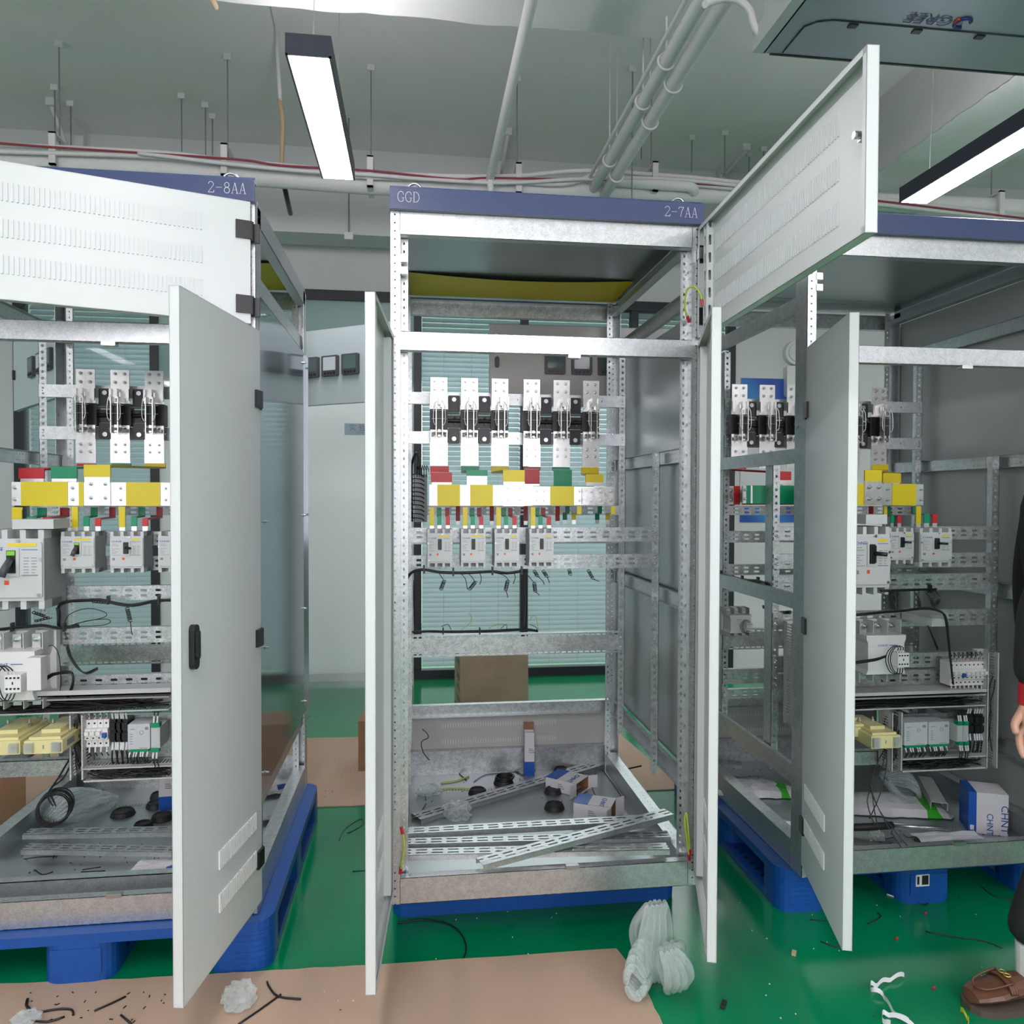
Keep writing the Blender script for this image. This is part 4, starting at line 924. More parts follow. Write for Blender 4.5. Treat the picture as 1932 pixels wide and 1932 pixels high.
hbar('red bar at the left inside the right cabinet', 918, 952, .45, 1376, 1700, [(1384, 1396), (1400, 1690)], [1379], 'red')
# drop straps to the breakers
def strap(lb, col, top, bot, Yt, Yb, tipcol='tin'):
    """top=(x0,x1,ytop,ybend)  bot=(x0,x1,yend)"""
    a0, a1 = ux(top[0], top[2], Yt), ux(top[1], top[2], Yt); zt, zb = uz(top[0], top[2], Yt), uz(top[0], top[3], Yt)
    t_ = wthing('bus_bar_strap', lb, 'bus bar', ((a0+a1)/2, Yb, zb), 'narrow sleeved straps above the breakers')
    q = MB(); q.box(a0, a1, Yt, Yt+.005, zb, zt)
    b0, b1 = ux(bot[0], top[3], Yb), ux(bot[1], top[3], Yb); ze = uz(bot[0], bot[2], Yb); zbb = min(zb, uz(bot[0], top[3], Yb)+.004)
    if abs(Yt-Yb) > .01: sheet3(q, (a0, a1, Yt+.002, zb+.002), (b0, b1, Yb+.002, zbb), .005)
    q.box(b0, b1, Yb, Yb+.005, ze, zbb); q.build('sleeve', col, t_)
    MB().box(b0+.001, b1-.001, Yb+.001, Yb+.004, ze-.016, ze).build('bare_end', tipcol, t_)
ordn = ('first', 'second', 'third', 'fourth')
for i, bx in enumerate((811, 874, 937, 1002)):
    strap('yellow strap above the %s breaker from the left in the middle cabinet' % ordn[i], 'yellow', (bx-.5, bx+8, 957, 962), (bx-.5, bx+8, 992), .262, .262)
    strap('green stepped strap above the %s breaker from the left in the middle cabinet' % ordn[i], 'green', ((824, 886, 946, 1009)[i], (833, 895, 955, 1018)[i], 958, 974), (bx+14, bx+22, 991), .355, .262)
    strap('red stepped strap above the %s breaker from the left in the middle cabinet' % ordn[i], 'red', ((840, 900, 959, 1021)[i], (848, 908, 967, 1029)[i], 958, 974), (bx+30, bx+38, 991), .42, .262)
    rx = (860, 924, 988, 1048)[i]
    strap('dark red rear strap, %s of four hanging in the middle cabinet' % ordn[i], 'red', (rx, rx+8, 955, 975), (rx, rx+8, 983), .60, .60)
for i, (gx, yx) in enumerate(((1067, 1085), (1128, 1149))):
    strap('green rear strap, %s of two under the right yellow bar of the middle cabinet' % ordn[i], 'green', (gx, gx+8, 955, 969), (gx-5, gx+3, 981), .50, .56)
    strap('yellow short strap, %s of two right of it in the middle cabinet' % ordn[i], 'yellow', (yx+4, yx+12, 955, 970), (yx-6, yx+2, 981), .28, .40)
    tag(MB().box(*R4(1100-8, 957, 1105-8, 958, .5)[:2], .5, .505, 1.3, 1.3).build('x', 'red'), 'x', 'x') if False else None
for k, (bx, gx, rx) in enumerate(((135, 157, 179), (224, 247, 268))):
    strap('yellow strap above the %s small breaker of the left cabinet' % ordn[k], 'yellow', (bx, bx+12, 956, 962), (bx, bx+12, 995), .262, .262)
    strap('green stepped strap above the %s small breaker of the left cabinet' % ordn[k], 'green', (gx+14, gx+26, 957, 975), (gx, gx+11, 993), .34, .262)
    strap('red stepped strap above the %s small breaker of the left cabinet' % ordn[k], 'red', (rx+27, rx+38, 957, 977), (rx, rx+11, 993), .41, .262)
strap('yellow strap above the big breaker of the left cabinet', 'yellow', (22, 42, 957, 962), (22, 41, 990), .262, .255)
strap('green stepped strap above the big breaker of the left cabinet', 'green', (70, 87, 958, 975), (50, 68, 986), .34, .25)
strap('red stepped strap above the big breaker of the left cabinet', 'red', (113, 130, 958, 975), (80, 98, 986), .41, .25)
strap('yellow tall strap above the rightmost breaker of the right cabinet', 'yellow', (1729, 1738, 955, 962), (1729, 1738, 988), .262, .262)
strap('green hooked strap above the rightmost breaker of the right cabinet', 'green', (1722, 1732, 955, 970), (1744, 1754, 987), .36, .262)
strap('red hooked strap above the rightmost breaker of the right cabinet', 'red', (1720, 1726, 956, 970), (1760, 1769, 987), .45, .262)
strap('yellow strap beside the big breaker of the right cabinet', 'yellow', (1668, 1674, 955, 962), (1668, 1674, 980), .30, .30)
strap('green strap above the middle breaker of the right cabinet', 'green', (1675, 1681, 955, 972), (1681, 1687, 987), .36, .262)
strap('red strap above the middle breaker of the right cabinet', 'red', (1640, 1648, 955, 972), (1694, 1701, 987), .45, .262)
# ---- moulded case breakers
def breaker(loc, lb, tog='down', wide_sticker=True):
    t_ = thing('circuit_breaker', lb, 'circuit breaker', loc, 'moulded case breakers')
    w_, h_, d_ = .0425, .130, .085
    q = MB(); q.box(-w_, w_, .004, d_, .014, h_-.014, 1); q.box(-w_, w_, .0, .006, .014, h_-.014, 0)
    for za, zb in ((0, .014), (h_-.014, h_)):
        for k in range(4): q.box(-w_+k*.0256-.0, -w_+k*.0256+.0082, .002, d_*.8, za, zb)
        q.box(-w_, w_, .03, d_, za, zb, 1)
    q.build('case', ['mccb', 'mccbs'], t_)
    q = MB(); q.rbox(-w_+.001, w_-.001, -.004, .0, .020, h_-.020, .003); q.build('cover', 'mccb', t_)
    q = MB(); q.box(-.0115, .0105, -.0065, -.004, .055, .101); f_ = q.build('toggle_frame', 'mccb', t_)
    q = MB(); q.box(-.007, .006, -.0072, -.0064, .060, .097); q.build('toggle_slot', 'black', f_)
    q = MB()
    if tog == 'down': q.box(-.005, .004, -.020, -.007, .078, .088); q.build('toggle', 'black', t_)
    elif tog == 'off':
        q.prism([(-.004, -.005), (-.004, -.0072), (-.02, -.016), (-.02, -.010)], .0, .001, 'Z'); q.tube([(-.001, -.007, .083), (-.001, -.026, .070), (-.004, -.030, .056)], .0055, 6, smooth=0); q.build('toggle', 'darkgrey', t_)
    else: q.box(-.006, .005, -.012, -.007, .062, .095); q.tube([(.001, -.012, .080), (.017, -.03, .079)], .004, 6, smooth=0); q.build('toggle', 'black', t_)
    if tog == 'off': MB().box(-.006, .005, -.0082, -.0070, .089, .096).build('window', mat('green_window', (.25, .6, .05), .4) if 'gw' not in M else M['gw'], f_)
    text('lettering', 'CHNT', .0080, (-.038, -.0042, .0965), FR, 'brand', t_, 1.15)
    q = MB()
    if wide_sticker: q.box(-.006, .034, -.0047, -.0041, .1035, .1085)
    else: q.box(.014, .033, -.0047, -.0041, .1015, .1070)
    q.build('yellow_sticker', 'sticker', t_)
    q = MB(); q.box(-.019, -.011, -.0045, -.004, .0975, .0985, 1); q.box(.013, .036, -.0045, -.004, .0975, .0985, 1)
    rnd = random.Random(5)
    for i in range(7):
        z = .090-i*.0048
        if i != 2: q.box(-.037, -.037+rnd.uniform(.008, .019), -.0045, -.004, z, z+.0011)
        q.box(.016, .016+rnd.uniform(.006, .008), -.0045, -.004, z-.006, z-.0049); q.box(.027, .027+rnd.uniform(.005, .008), -.0045, -.004, z-.006, z-.0049)
    q.box(.013, .036, -.0045, -.004, .0555, .057); q.box(-.037, -.015, -.0045, -.004, .0555, .0565); q.box(-.036, -.029, -.0045, -.004, .040, .047)
    q.build('printed_text', ['ink', 'brand'], t_)
    MB().box(-.011, -.0045, -.0046, -.004, .041, .048).build('orange_mark', 'redink', t_)
    q = MB()
    for x, z in ((-.037, .024), (.037, .024), (.008, .1125), (-.0395, .082), (.0395, .082)): q.cyl((x, -.004, z), (x, -.0055, z), .0028, 8)
    q.build('cover_screws', 'zinc', t_)
    return t_
M['gw'] = mat('green_window', (.25, .6, .05), .4)
bk = breaker((-.3395, .20, 1.19), 'grey moulded breaker, first from the left in the middle cabinet'); index_kids(bk)
dup(bk, (-.2255, .20, 1.19), 'grey moulded breaker, second from the left in the middle cabinet, square code print')
b3 = breaker((-.110, .20, 1.19), 'grey moulded breaker, third from the left in the middle cabinet, short yellow sticker', 'down', False); index_kids(b3)
dup(b3, (.0105, .20, 1.19), 'grey moulded breaker, rightmost in the middle cabinet, short yellow sticker')
b4 = breaker((-1.4945, .20, 1.182), 'small breaker of the left cabinet with green window and grey lever down', 'off'); index_kids(b4)
b4.scale = (1.2, 1, 1.02)
b5 = breaker((-1.346, .20, 1.182), 'small breaker in the left cabinet with a short black sideways lever', 'side', False); b5.scale = (1.2, 1, 1.02); index_kids(b5)
c5 = dup(b5, (-1.199, .20, 1.182), 'small breaker of the left cabinet partly hidden by its open door')
c6 = dup(b5, (1.4935, .20, 1.176), 'rightmost breaker of the right cabinet with sideways black lever'); c6.scale = (1.5, 1, 1.1)
c7 = dup(b5, (1.3655, .215, 1.186), 'middle breaker in the right cabinet, half covered by the big one'); c7.scale = (1.15, 1, 1.03)
bigx = ux(83, 1075, .13); zA, zB = uz(40, 1150, .13), uz(40, 1000, .13)
c8 = dup(b4, (bigx-.088, .13, zA), 'large breaker of the left cabinet with long grey lever and green window'); c8.scale = (2.05, 1.75, (zB-zA)/.130)
bigx = ux(1678, 1060, .13); zA, zB = uz(1660, 1122, .13), uz(1660, 994, .13)
c9 = dup(b5, (bigx-.072, .13, zA), 'large breaker of the right cabinet with sideways black lever beside the door'); c9.scale = (1.7, 1.75, (zB-zA)/.130)
for px, py, wpx, Y_, lb in ((62, 989, 78, .13, 'grey terminal cover above the large breaker of the left cabinet'), (1654, 980, 40, .13, 'grey terminal cover above the large breaker of the right cabinet')):
    a, b_, c_, d_ = R4(px-wpx/2, py-9, px+wpx/2, py+9, Y_)
    t_ = tag(MB().box(a, b_, Y_, Y_+.11, c_, d_).build('terminal_cover', 'mccb'), lb, 'cover')
# ---- contactors
def contactor(loc, lb):
    t_ = thing('contactor', lb, 'contactor', loc, 'large white contactors'); W, H = .078, .165
    q = MB(); q.prism([(-W, .0), (-W+.006, .02), (-W+.006, H-.035), (-W, H-.018), (-W, H), (W, H), (W, H-.018), (W-.006, H-.035), (W-.006, .02), (W, .0)], 0, .11, 'Y'); q.build('body', 'white', t_)
    q = MB(); q.box(-W-.004, W+.012, .10, .125, -.045, H+.05); q.build('base_plate', 'white', t_)
    for x in (-.082, -.028, .028, .082):
        MB().box(x-.0012, x+.0012, .035, .12, H-.002, H+.055).build('phase_barrier', 'mccb', t_); MB().box(x-.0012, x+.0012, .035, .12, -.042, .0).build('phase_barrier', 'mccb', t_)
    for x in (-.055, 0, .055):
        for z0_, z1_ in ((H, H+.048), (-.035, 0)):
            to = MB().box(x-.012, x+.012, .055, .062, z0_, z1_).build('terminal', 'tin', t_); bolt(x, .055, (z0_+z1_)/2+.006, to, 1.15)
    q = MB(); q.box(.018, .062, -.042, 0, .040, .098)
    q.build('auxiliary_block', 'white', t_)
    q = MB()
    for k in range(4):
        for z in (.052, .088): q.cyl((.024+k*.0105, -.042, z), (.024+k*.0105, -.0432, z), .0034, 8)
    q.box(.038, .041, -.0432, -.042, .066, .075); q.build('screw_holes', 'black', t_)
    text('lettering', 'CHNT', .012, (-.035, -.0005, .118), FR, 'brand', t_, 1.2)
    MB().box(.012, .045, -.0006, 0, .121, .1235).build('blue_line', 'brand', t_)
    q = MB()
    for x0_, x1_, x2 in ((.006, -.02, .020), (.014, -.01, .030), (.022, -.002, .040)):
        q.tube([(x2, -.03, .098), (x2-.004, -.045, .122), (x0_-.006, -.04, .128), (x1_, -.035, .10), (x1_-.002, -.03, .062), (x1_+.012, -.035, .02), (x2-.006, -.04, .012), (x2+.002, -.035, .034)], .0018, 6)
    q.build('control_wires', 'cable', t_)
    q = MB()
    for x2 in (.020, .030, .040): q.cyl((x2+.001, -.034, .098), (x2-.001, -.038, .114), .0028, 6)
    q.build('wire_markers', 'paper', t_)
    return t_
cn = contactor((ux(1672, 1235, .16), .16, uz(1672, 1272, .16)), 'large white contactor of the right cabinet beside the open door'); index_kids(cn)
cn.scale = (.98, 1, .86)
cq = dup(cn, (ux(12, 1275, .14), .14, uz(12, 1322, .14)), 'large white contactor at the left edge inside the left cabinet'); cq.scale = (1.05, 1.15, .92)
cq2 = dup(cn, (ux(1392, 1170, .67), .64, uz(1392, 1192, .67)), 'small far contactor seen through the side of the right cabinet'); cq2.scale = (.62, .8, .46)
tag(MB().box(ux(66, 1265, .15), ux(92, 1265, .15), .10, .14, uz(80, 1295, .15), uz(80, 1235, .15)).build('auxiliary_contact', 'white'), 'small white auxiliary contact block on the right side of the left contactor', 'contact block')
# ---- mini breakers
def mcb(loc, lb, blue=False):
    t_ = thing('miniature_breaker', lb, 'circuit breaker', loc, 'narrow white miniature breakers'); w_ = .0088
    q = MB(); q.prism([(.0, .0), (.0, .026), (-.012, .028), (-.012, .062), (0, .064), (0, .090), (.055, .090), (.055, 0)], -w_+.0003, w_-.0003, 'X'); q.build('case', 'white', t_)
    q = MB(); q.box(-.0062, .0062, -.022, -.012, .036 if blue else .044, .050 if blue else .056); q.build('toggle', 'brand' if blue else 'white', t_)
    q = MB(); q.cyl((0, .0, .012), (0, -.001, .012), .003, 8); q.cyl((0, 0, .078), (0, -.001, .078), .003, 8); q.box(-.003, .003, -.0125, -.012, .031, .035); q.build('screw_holes', 'black', t_)
    q = MB(); q.tube([(0, .004, .088), (0, .0, .105), (.002, .01, .118), (.008, .025, .120), (.015, .03, .100)], .0016, 6); q.tube([(0, .004, .002), (0, .002, -.016), (.003, .01, -.032)], .0016, 6); q.build('wires', 'cable', t_)
    q = MB(); q.cyl((0, .003, .090), (0, .001, .110), .0027, 6); q.cyl((0, .004, 0), (0, .002, -.018), .0027, 6); q.build('wire_markers', 'paper', t_)
    MB().cyl((0, .003, .088), (0, .0027, .0925), .0029, 6).build('red_ferrule', 'crimp', t_)
    return t_
mb0 = mcb((0, 0, 0), 'x'); index_kids(mb0); mb1 = mcb((0, 0, 0), 'x', True); index_kids(mb1)
cols = ('first', 'second', 'third', 'fourth', 'fifth', 'sixth', 'seventh', 'eighth')
def mrow(px, py0, Y_, n_, bluei, where, first=[True, True]):
    for i in range(n_):
        x = ux(px, py0, Y_)+i*.0178; z = uz(px, py0, Y_); bl = i in bluei; src = mb1 if bl else mb0
        lb = ('%s narrow white breaker from the left %s%s' % (cols[i].capitalize(), where, ', with the blue toggle' if bl else ''))
        if first[bl]: src.location = (x, Y_, z); src['label'] = lb; first[bl] = False
        else: dup(src, (x, Y_, z), lb)
mrow(1796, 1294, .22, 8, (2,), 'in the right cabinet row')
mrow(168, 1410, .22, 4, (3,), 'in the left cabinet box')
# black relays
def relay(px, py, Y_, lb):
    x, z = ux(px, py, Y_), uz(px, py, Y_)
    t_ = wthing('relay_terminal', lb, 'relay', (x, Y_, z), 'black relay terminals')
    q = MB(); q.box(x-.011, x+.011, Y_, Y_+.05, z, z+.075); q.box(x-.011, x+.011, Y_-.008, Y_, z+.008, z+.032); q.box(x-.011, x+.011, Y_-.008, Y_, z+.042, z+.066); q.build('case', 'black', t_)
    q = MB()
    for dx in (-.005, .005):
        q.cyl((x+dx, Y_+.005, z), (x+dx, Y_, z-.026), .0032, 6); q.cyl((x+dx, Y_+.005, z+.075), (x+dx, Y_, z+.095), .003, 6)
    q.build('wire_markers', 'paper', t_)
    q = MB()
    for dx in (-.005, .005): q.tube([(x+dx, Y_, z-.024), (x+dx*1.6, Y_+.005, z-.06), (x+dx, Y_+.01, z-.075)], .0028, 6)
    q.build('wires', 'cable', t_)
for i, px in enumerate((215, 225, 235)): relay(px, 1400, .22, 'black relay terminal in the left cabinet box, %s from the left' % cols[i])
for i, px in enumerate((1829, 1842, 1851)): relay(px, 1384, .22, 'black relay terminal in the right cabinet box, %s from the left' % cols[i])
# controllers
def controller(px0, px1, py0, py1, Y_, lb):
    a, b_, c_, d_ = R4(px0, py0, px1, py1, Y_)
    t_ = wthing('relay_controller', lb, 'controller', (a, Y_, c_), 'pale grey controllers')
    MB().rbox(a, b_, Y_, Y_+.07, c_+.006, d_, .003).build('case', mat('controller_case', (.53, .56, .59), .45) if 'cc' not in M else M['cc'], t_)
    MB().box(a+.006, b_-.006, Y_+.002, Y_+.06, c_-.004, c_+.006).build('terminal_strip', 'green', t_)
    q = MB(); w_ = b_-a; h_ = d_-c_
    for i in range(5): q.box(a+w_*.10, a+w_*.22, Y_-.0006, Y_, c_+h_*(.62-.09*i), c_+h_*(.635-.09*i)+.0006)
    q.box(a+w_*.1, a+w_*.32, Y_-.0006, Y_, c_+h_*.80, c_+h_*.82); q.box(a+w_*.5, a+w_*.88, Y_-.0006, Y_, c_+h_*.10, c_+h_*.12); q.rbox(a+w_*.78, a+w_*.92, Y_-.0008, Y_, c_+h_*.78, c_+h_*.88, .002)
    q.build('printed_text', 'ink', t_)
    q = MB(); q.ring((a+w_*.62, Y_-.0005, c_+h_*.68), .006, .0006, 'Y', n=14, k=4); q.build('oval_mark', 'ink', t_)
    q = MB(); rnd = random.Random(px0)
    for i in range(9): x = a+w_*(.08+.1*i); q.tube([(x, Y_+.005, c_-.002), (x+rnd.uniform(-.004, .004), Y_-.004, c_-.02), (x+rnd.uniform(-.008, .008), Y_+.01, c_-.045)], .0016, 5)
    q.build('wires', 'cable', t_)
    q = MB()
    for i in range(9):
        if i % 3 != 1: x = a+w_*(.08+.1*i); q.cyl((x, Y_+.003, c_-.004), (x, Y_-.004, c_-.018), .0026, 5)
    q.build('wire_markers', 'paper', t_)
M['cc'] = mat('controller_case', (.53, .56, .59), .45)
controller(241, 283, 1366, 1417, .20, 'pale grey controller with green terminals in the left cabinet box')
controller(1706, 1750, 1363, 1409, .20, 'pale grey controller, left one of the pair in the right cabinet')
controller(1752, 1791, 1362, 1407, .20, 'pale grey controller, right one of the pair in the right cabinet')
for i, (p0, p1, y0_, y1_, lb) in enumerate(((285, 302, 1372, 1412, 'narrow grey module with green plugs right of the left cabinet controller'), (1806, 1816, 1368, 1400, 'narrow grey module with green plugs, left of the pair in the right cabinet'), (1817, 1827, 1368, 1400, 'narrow grey module with green plugs, right of the pair in the right cabinet'))):
    a, b_, c_, d_ = R4(p0, y0_, p1, y1_, .19)
    t_ = wthing('interface_module', lb, 'module', (a, .19, c_), 'narrow interface modules')
    MB().box(a, b_, .19, .275, c_, d_).build('case', 'mccb', t_); MB().box(a+.002, b_-.002, .1885, .19, c_+.006, d_-.004).build('front_label', 'cc', t_)
    MB().box(a+.001, b_-.001, .182, .20, c_-.010, c_+.002).box(a+.001, b_-.001, .186, .21, d_, d_+.014).build('plug', 'green', t_)
    q = MB()
    for f_ in (.3, .7): q.cyl((a+(b_-a)*f_, .186, c_-.008), (a+(b_-a)*f_, .18, c_-.03), .003, 6); q.cyl((a+(b_-a)*f_, .19, d_+.014), (a+(b_-a)*f_, .195, d_+.035), .003, 6)
    q.build('wire_markers', 'paper', t_)
    q = MB()
    for f_ in (.3, .7): q.tube([(a+(b_-a)*f_, .18, c_-.028), (a+(b_-a)*f_+.004, .19, c_-.06)], .0018, 5); q.tube([(a+(b_-a)*f_, .195, d_+.033), (a+(b_-a)*f_, .21, d_+.05), (a+(b_-a)*f_+.01, .24, d_+.04)], .0022, 5)
    q.build('wires', 'cable', t_)
# current transformers of cream resin
def ctrans(px0, px1, py0, py1, Y_, d_, lb):
    a, b_, z0_, z1_ = R4(px0, py0, px1, py1, Y_)
    t_ = wthing('current_transformer', lb, 'transformer', ((a+b_)/2, Y_, z0_), 'cream current transformers')
    q = MB(); q.rbox(a, b_, Y_, Y_+d_, z0_, z1_, .003); q.box(a+.01, b_-.01, Y_+.01, Y_+d_, z1_, z1_+.008); q.box(a+(b_-a)*.25, b_-(b_-a)*.25, Y_+.05, Y_+d_-.01, z1_, z1_+.020); q.build('resin_body', 'cream', t_)
    for xx in (a+.016, b_-.016):
        c_ = MB().box(xx-.013, xx+.013, Y_-.012, Y_, z0_+.006, z1_-.006).build('terminal_cover', 'clear', t_)
        MB().cyl((xx, Y_, (z0_+z1_)/2), (xx, Y_-.010, (z0_+z1_)/2), .007, 8).cyl((xx, Y_-.008, (z0_+z1_)/2), (xx, Y_-.0112, (z0_+z1_)/2), .0045, 6).build('terminal_screw', 'zinc', t_)
    q = MB(); q.box((a+b_)/2-.002, (a+b_)/2+.002, Y_-.0006, Y_, (z0_+z1_)/2-.006, (z0_+z1_)/2+.006); q.box(b_, b_+.0006, Y_+.03, Y_+.08, z0_+.012, z1_-.010); q.build('printed_text', 'ink', t_)
    for xx in (a+.03, b_-.03): bolt(xx, Y_+d_*.6, z1_+.014, t_, 1.1, (Rd(-90), 0, 0))
ctrans(45, 118, 1397, 1422, .12, .20, 'cream resin transformer of the left cabinet, right of its pair')
ctrans(-45, 38, 1399, 1425, .12, .20, 'cream resin transformer at the left edge of the picture')
ctrans(1644, 1699, 1388, 1412, .12, .20, 'cream resin transformer in the right cabinet, lower front one beside the controllers')
ctrans(1590, 1651, 1372, 1390, .20, .16, 'cream resin transformer partly behind the open door of the right cabinet')
# small transformer block
a, b_, c_, d_ = R4(1758, 1166, 1787, 1182, .12)
t_ = wthing('terminal_block', 'long grey terminal block with clear cover on the fourth rail of the right cabinet', 'terminal block', (a, .12, c_))
q = MB(); q.box(a, b_, .12, .29, c_, d_); q.build('body', 'mccb', t_); MB().box(a-.004, b_+.002, .115, .28, d_, d_+.012).build('clear_cover', 'clear', t_)
# ---- slotted wiring ducts
def duct(a, b_, y0, y1, z0, z1, lb, axis='X'):
    t_ = wthing('wiring_duct', lb, 'duct', ((a+b_)/2, y0, z0), 'grey slotted wiring ducts')
    q = MB()
    if axis == 'X':
        q.box(a, b_, y1-.0015, y1, z0, z1, 1); q.box(a, b_, y0, y1, z0, z0+.0015); q.box(a, b_, y0, y1, z1-.0015, z1); q.box(a, b_, y0, y0+.0015, z0, z0+.006, 1); q.box(a, b_, y0, y0+.0015, z1-.006, z1, 1)
    else:
        q.box(a, b_, y1-.0015, y1, z0, z1, 1); q.box(a, a+.0015, y0, y1, z0, z1); q.box(b_-.0015, b_, y0, y1, z0, z1); q.box(a, a+.006, y0, y0+.0015, z0, z1, 1); q.box(b_-.006, b_, y0, y0+.0015, z0, z1, 1)
    q.build('duct_body', ['p_duct', 'duct'], t_)
    return t_
def wires_in(a, b_, y0, y1, z0, z1, n_, lb, axis='X', seed=1, parent=None):
    rnd = random.Random(seed); q = MB()
    for i in range(n_):
        pts = []; y = rnd.uniform(y0, y1); z = rnd.uniform(z0, z1) if axis == 'X' else rnd.uniform(a, b_)
        K = 7; s0 = rnd.uniform(0, .25); s1 = rnd.uniform(.7, 1)
        for k in range(K):
            f_ = s0+(s1-s0)*k/(K-1)
            if axis == 'X': z = min(z1, max(z0, z+rnd.uniform(-.012, .012))); pts.append((a+(b_-a)*f_, y+rnd.uniform(-.008, .008), z))
            else: z = min(b_, max(a, z+rnd.uniform(-.008, .008))); pts.append((z, y+rnd.uniform(-.008, .008), z0+(z1-z0)*f_))
        q.tube(pts, rnd.choice((.0016, .0022, .003)), 5)
    o = q.build('black_wires', 'cable'); tag(o, lb, 'wires'); o['kind'] = 'stuff'; return o
def PX(px0, py0, px1, py1, Y_): a, b_, c_, d_ = R4(px0, py0, px1, py1, Y_); return a, b_, c_, d_
def duct_px(px0, py0, px1, py1, Y_, dp, lb, axis='X', fill=18, flb=None, seed=1):
    a, b_, c_, d_ = R4(px0, py0, px1, py1, Y_); duct(a, b_, Y_, Y_+dp, c_, d_, lb, axis)
    if fill: wires_in(a+.005, b_-.005, Y_+.006, Y_+dp-.01, c_+.006, d_-.006, fill, flb or 'tangle of black wires lying inside the '+lb[:lb.find(' of ')] if False else flb, axis, seed)
duct_px(-60, 1318, 318, 1347, .20, .08, 'long horizontal slotted duct of the left cabinet below its lowest rail', 'X', 34, 'bundle of black wires in the long upper duct of the left cabinet', 11)
duct_px(130, 1350, 157, 1472, .20, .08, 'vertical slotted duct of the left cabinet between transformers and breakers', 'Z', 16, 'bundle of black wires in the vertical duct of the left cabinet', 12)
duct_px(157, 1446, 330, 1473, .20, .08, 'lower horizontal slotted duct under the controller of the left cabinet', 'X', 34, 'bundle of black wires in the lowest duct of the left cabinet', 13)
duct_px(1560, 1314, 1860, 1338, .20, .08, 'upper horizontal slotted duct of the right cabinet below the miniature breakers', 'X', 40, 'bundle of black wires in the upper duct of the right cabinet', 14)
duct_px(1862, 1232, 1884, 1450, .20, .08, 'tall vertical slotted duct at the right side of the right cabinet', 'Z', 5, 'few black wires in the tall right duct of the right cabinet', 15)
duct_px(1682, 1345, 1703, 1455, .20, .08, 'vertical slotted duct left of the controllers in the right cabinet', 'Z', 20, 'bundle of black wires in the duct left of the controllers of the right cabinet', 16)
duct_px(1703, 1428, 1862, 1454, .20, .08, 'lower horizontal slotted duct under the controllers of the right cabinet', 'X', 40, 'bundle of black wires in the lower duct of the right cabinet', 17)
# backs of the control boxes and ledges
for (p, lb) in (((157, 1350, 325, 1440), 'pale grey mounting plate behind the controller of the left cabinet'), ((1703, 1345, 1860, 1425), 'pale grey mounting plate behind the controllers of the right cabinet')):
    a, b_, c_, d_ = R4(*p, .285)
    tag(MB().box(a, b_, .284, .287, c_, d_).build('mounting_plate', 'galvs'), lb, 'plate')
for (p, Y_, lb) in (((-60, 1303, 322, 1314), .16, 'pale ledge rail running above the upper duct of the left cabinet'), ((1560, 1305, 1862, 1313), .16, 'pale ledge rail above the upper duct of the right cabinet')):
    a, b_, c_, d_ = R4(*p, Y_); tag(MB().box(a, b_, Y_, Y_+.13, c_, c_+.004).box(a, b_, Y_, Y_+.002, c_, d_).build('ledge_rail', 'duct'), lb, 'rail')
for (p, Y_, lb) in (((-60, 1436, 130, 1466), .29, 'galvanised lower beam below the transformers of the left cabinet'), ((1560, 1418, 1682, 1444), .29, 'galvanised lower beam below the transformers of the right cabinet')):
    a, b_, c_, d_ = R4(*p, Y_); tag(MB().box(a, b_, Y_, Y_+.002, c_, d_).box(a, b_, Y_, Y_+.03, d_-.002, d_).build('mounting_beam', 'galvs'), lb, 'beam')
# side duct and cables seen through the open left side of the right cabinet
a, b_ = U(1463, 1165, X=.93), U(1463, 1352, X=.93)
duct(.925, .985, .17, .25, b_.z, a.z, 'tall vertical slotted duct near the front left post of the right cabinet', 'Z')
wires_in(.935, .985, .10, .17, b_.z-.15, a.z+.02, 26, 'thick bundle of black wires beside the front left post of the right cabinet', 'Z', 18)
# terminal rack at the rear left of the middle cabinet with hooked wires
a, b_, c_, d_ = R4(782, 895, 806, 985, .62)
t_ = wthing('terminal_rack', 'grey terminal strip with black hooked wires behind the left post of the middle cabinet', 'terminal strip', (a, .62, c_))
MB().box(a, b_, .62, .68, c_, d_).build('strip', 'mccbs', t_)
q = MB()
for i in range(11):
    z = c_+(d_-c_)*(i+.5)/11; q.tube([(a-.012, .66, z-.006), (a-.005, .60, z+.008), ((a+b_)/2, .60, z+.006), (b_-.012, .615, z-.002)], .0022, 5)
q.tube([(a-.01, .66, c_), (a-.012, .66, d_), (a-.008, .63, d_+.05), (a+.008, .62, d_+.085), (a+.018, .62, d_+.06), (a+.012, .62, d_+.02)], .005, 6)
for i in range(5): q.tube([(a+.01+i*.009, .62, d_-.01), (a+.012+i*.009, .60, d_+.035), (a+.02+i*.009, .61, d_+.01)], .0015, 5)
q.build('hooked_wires', 'cable', t_)
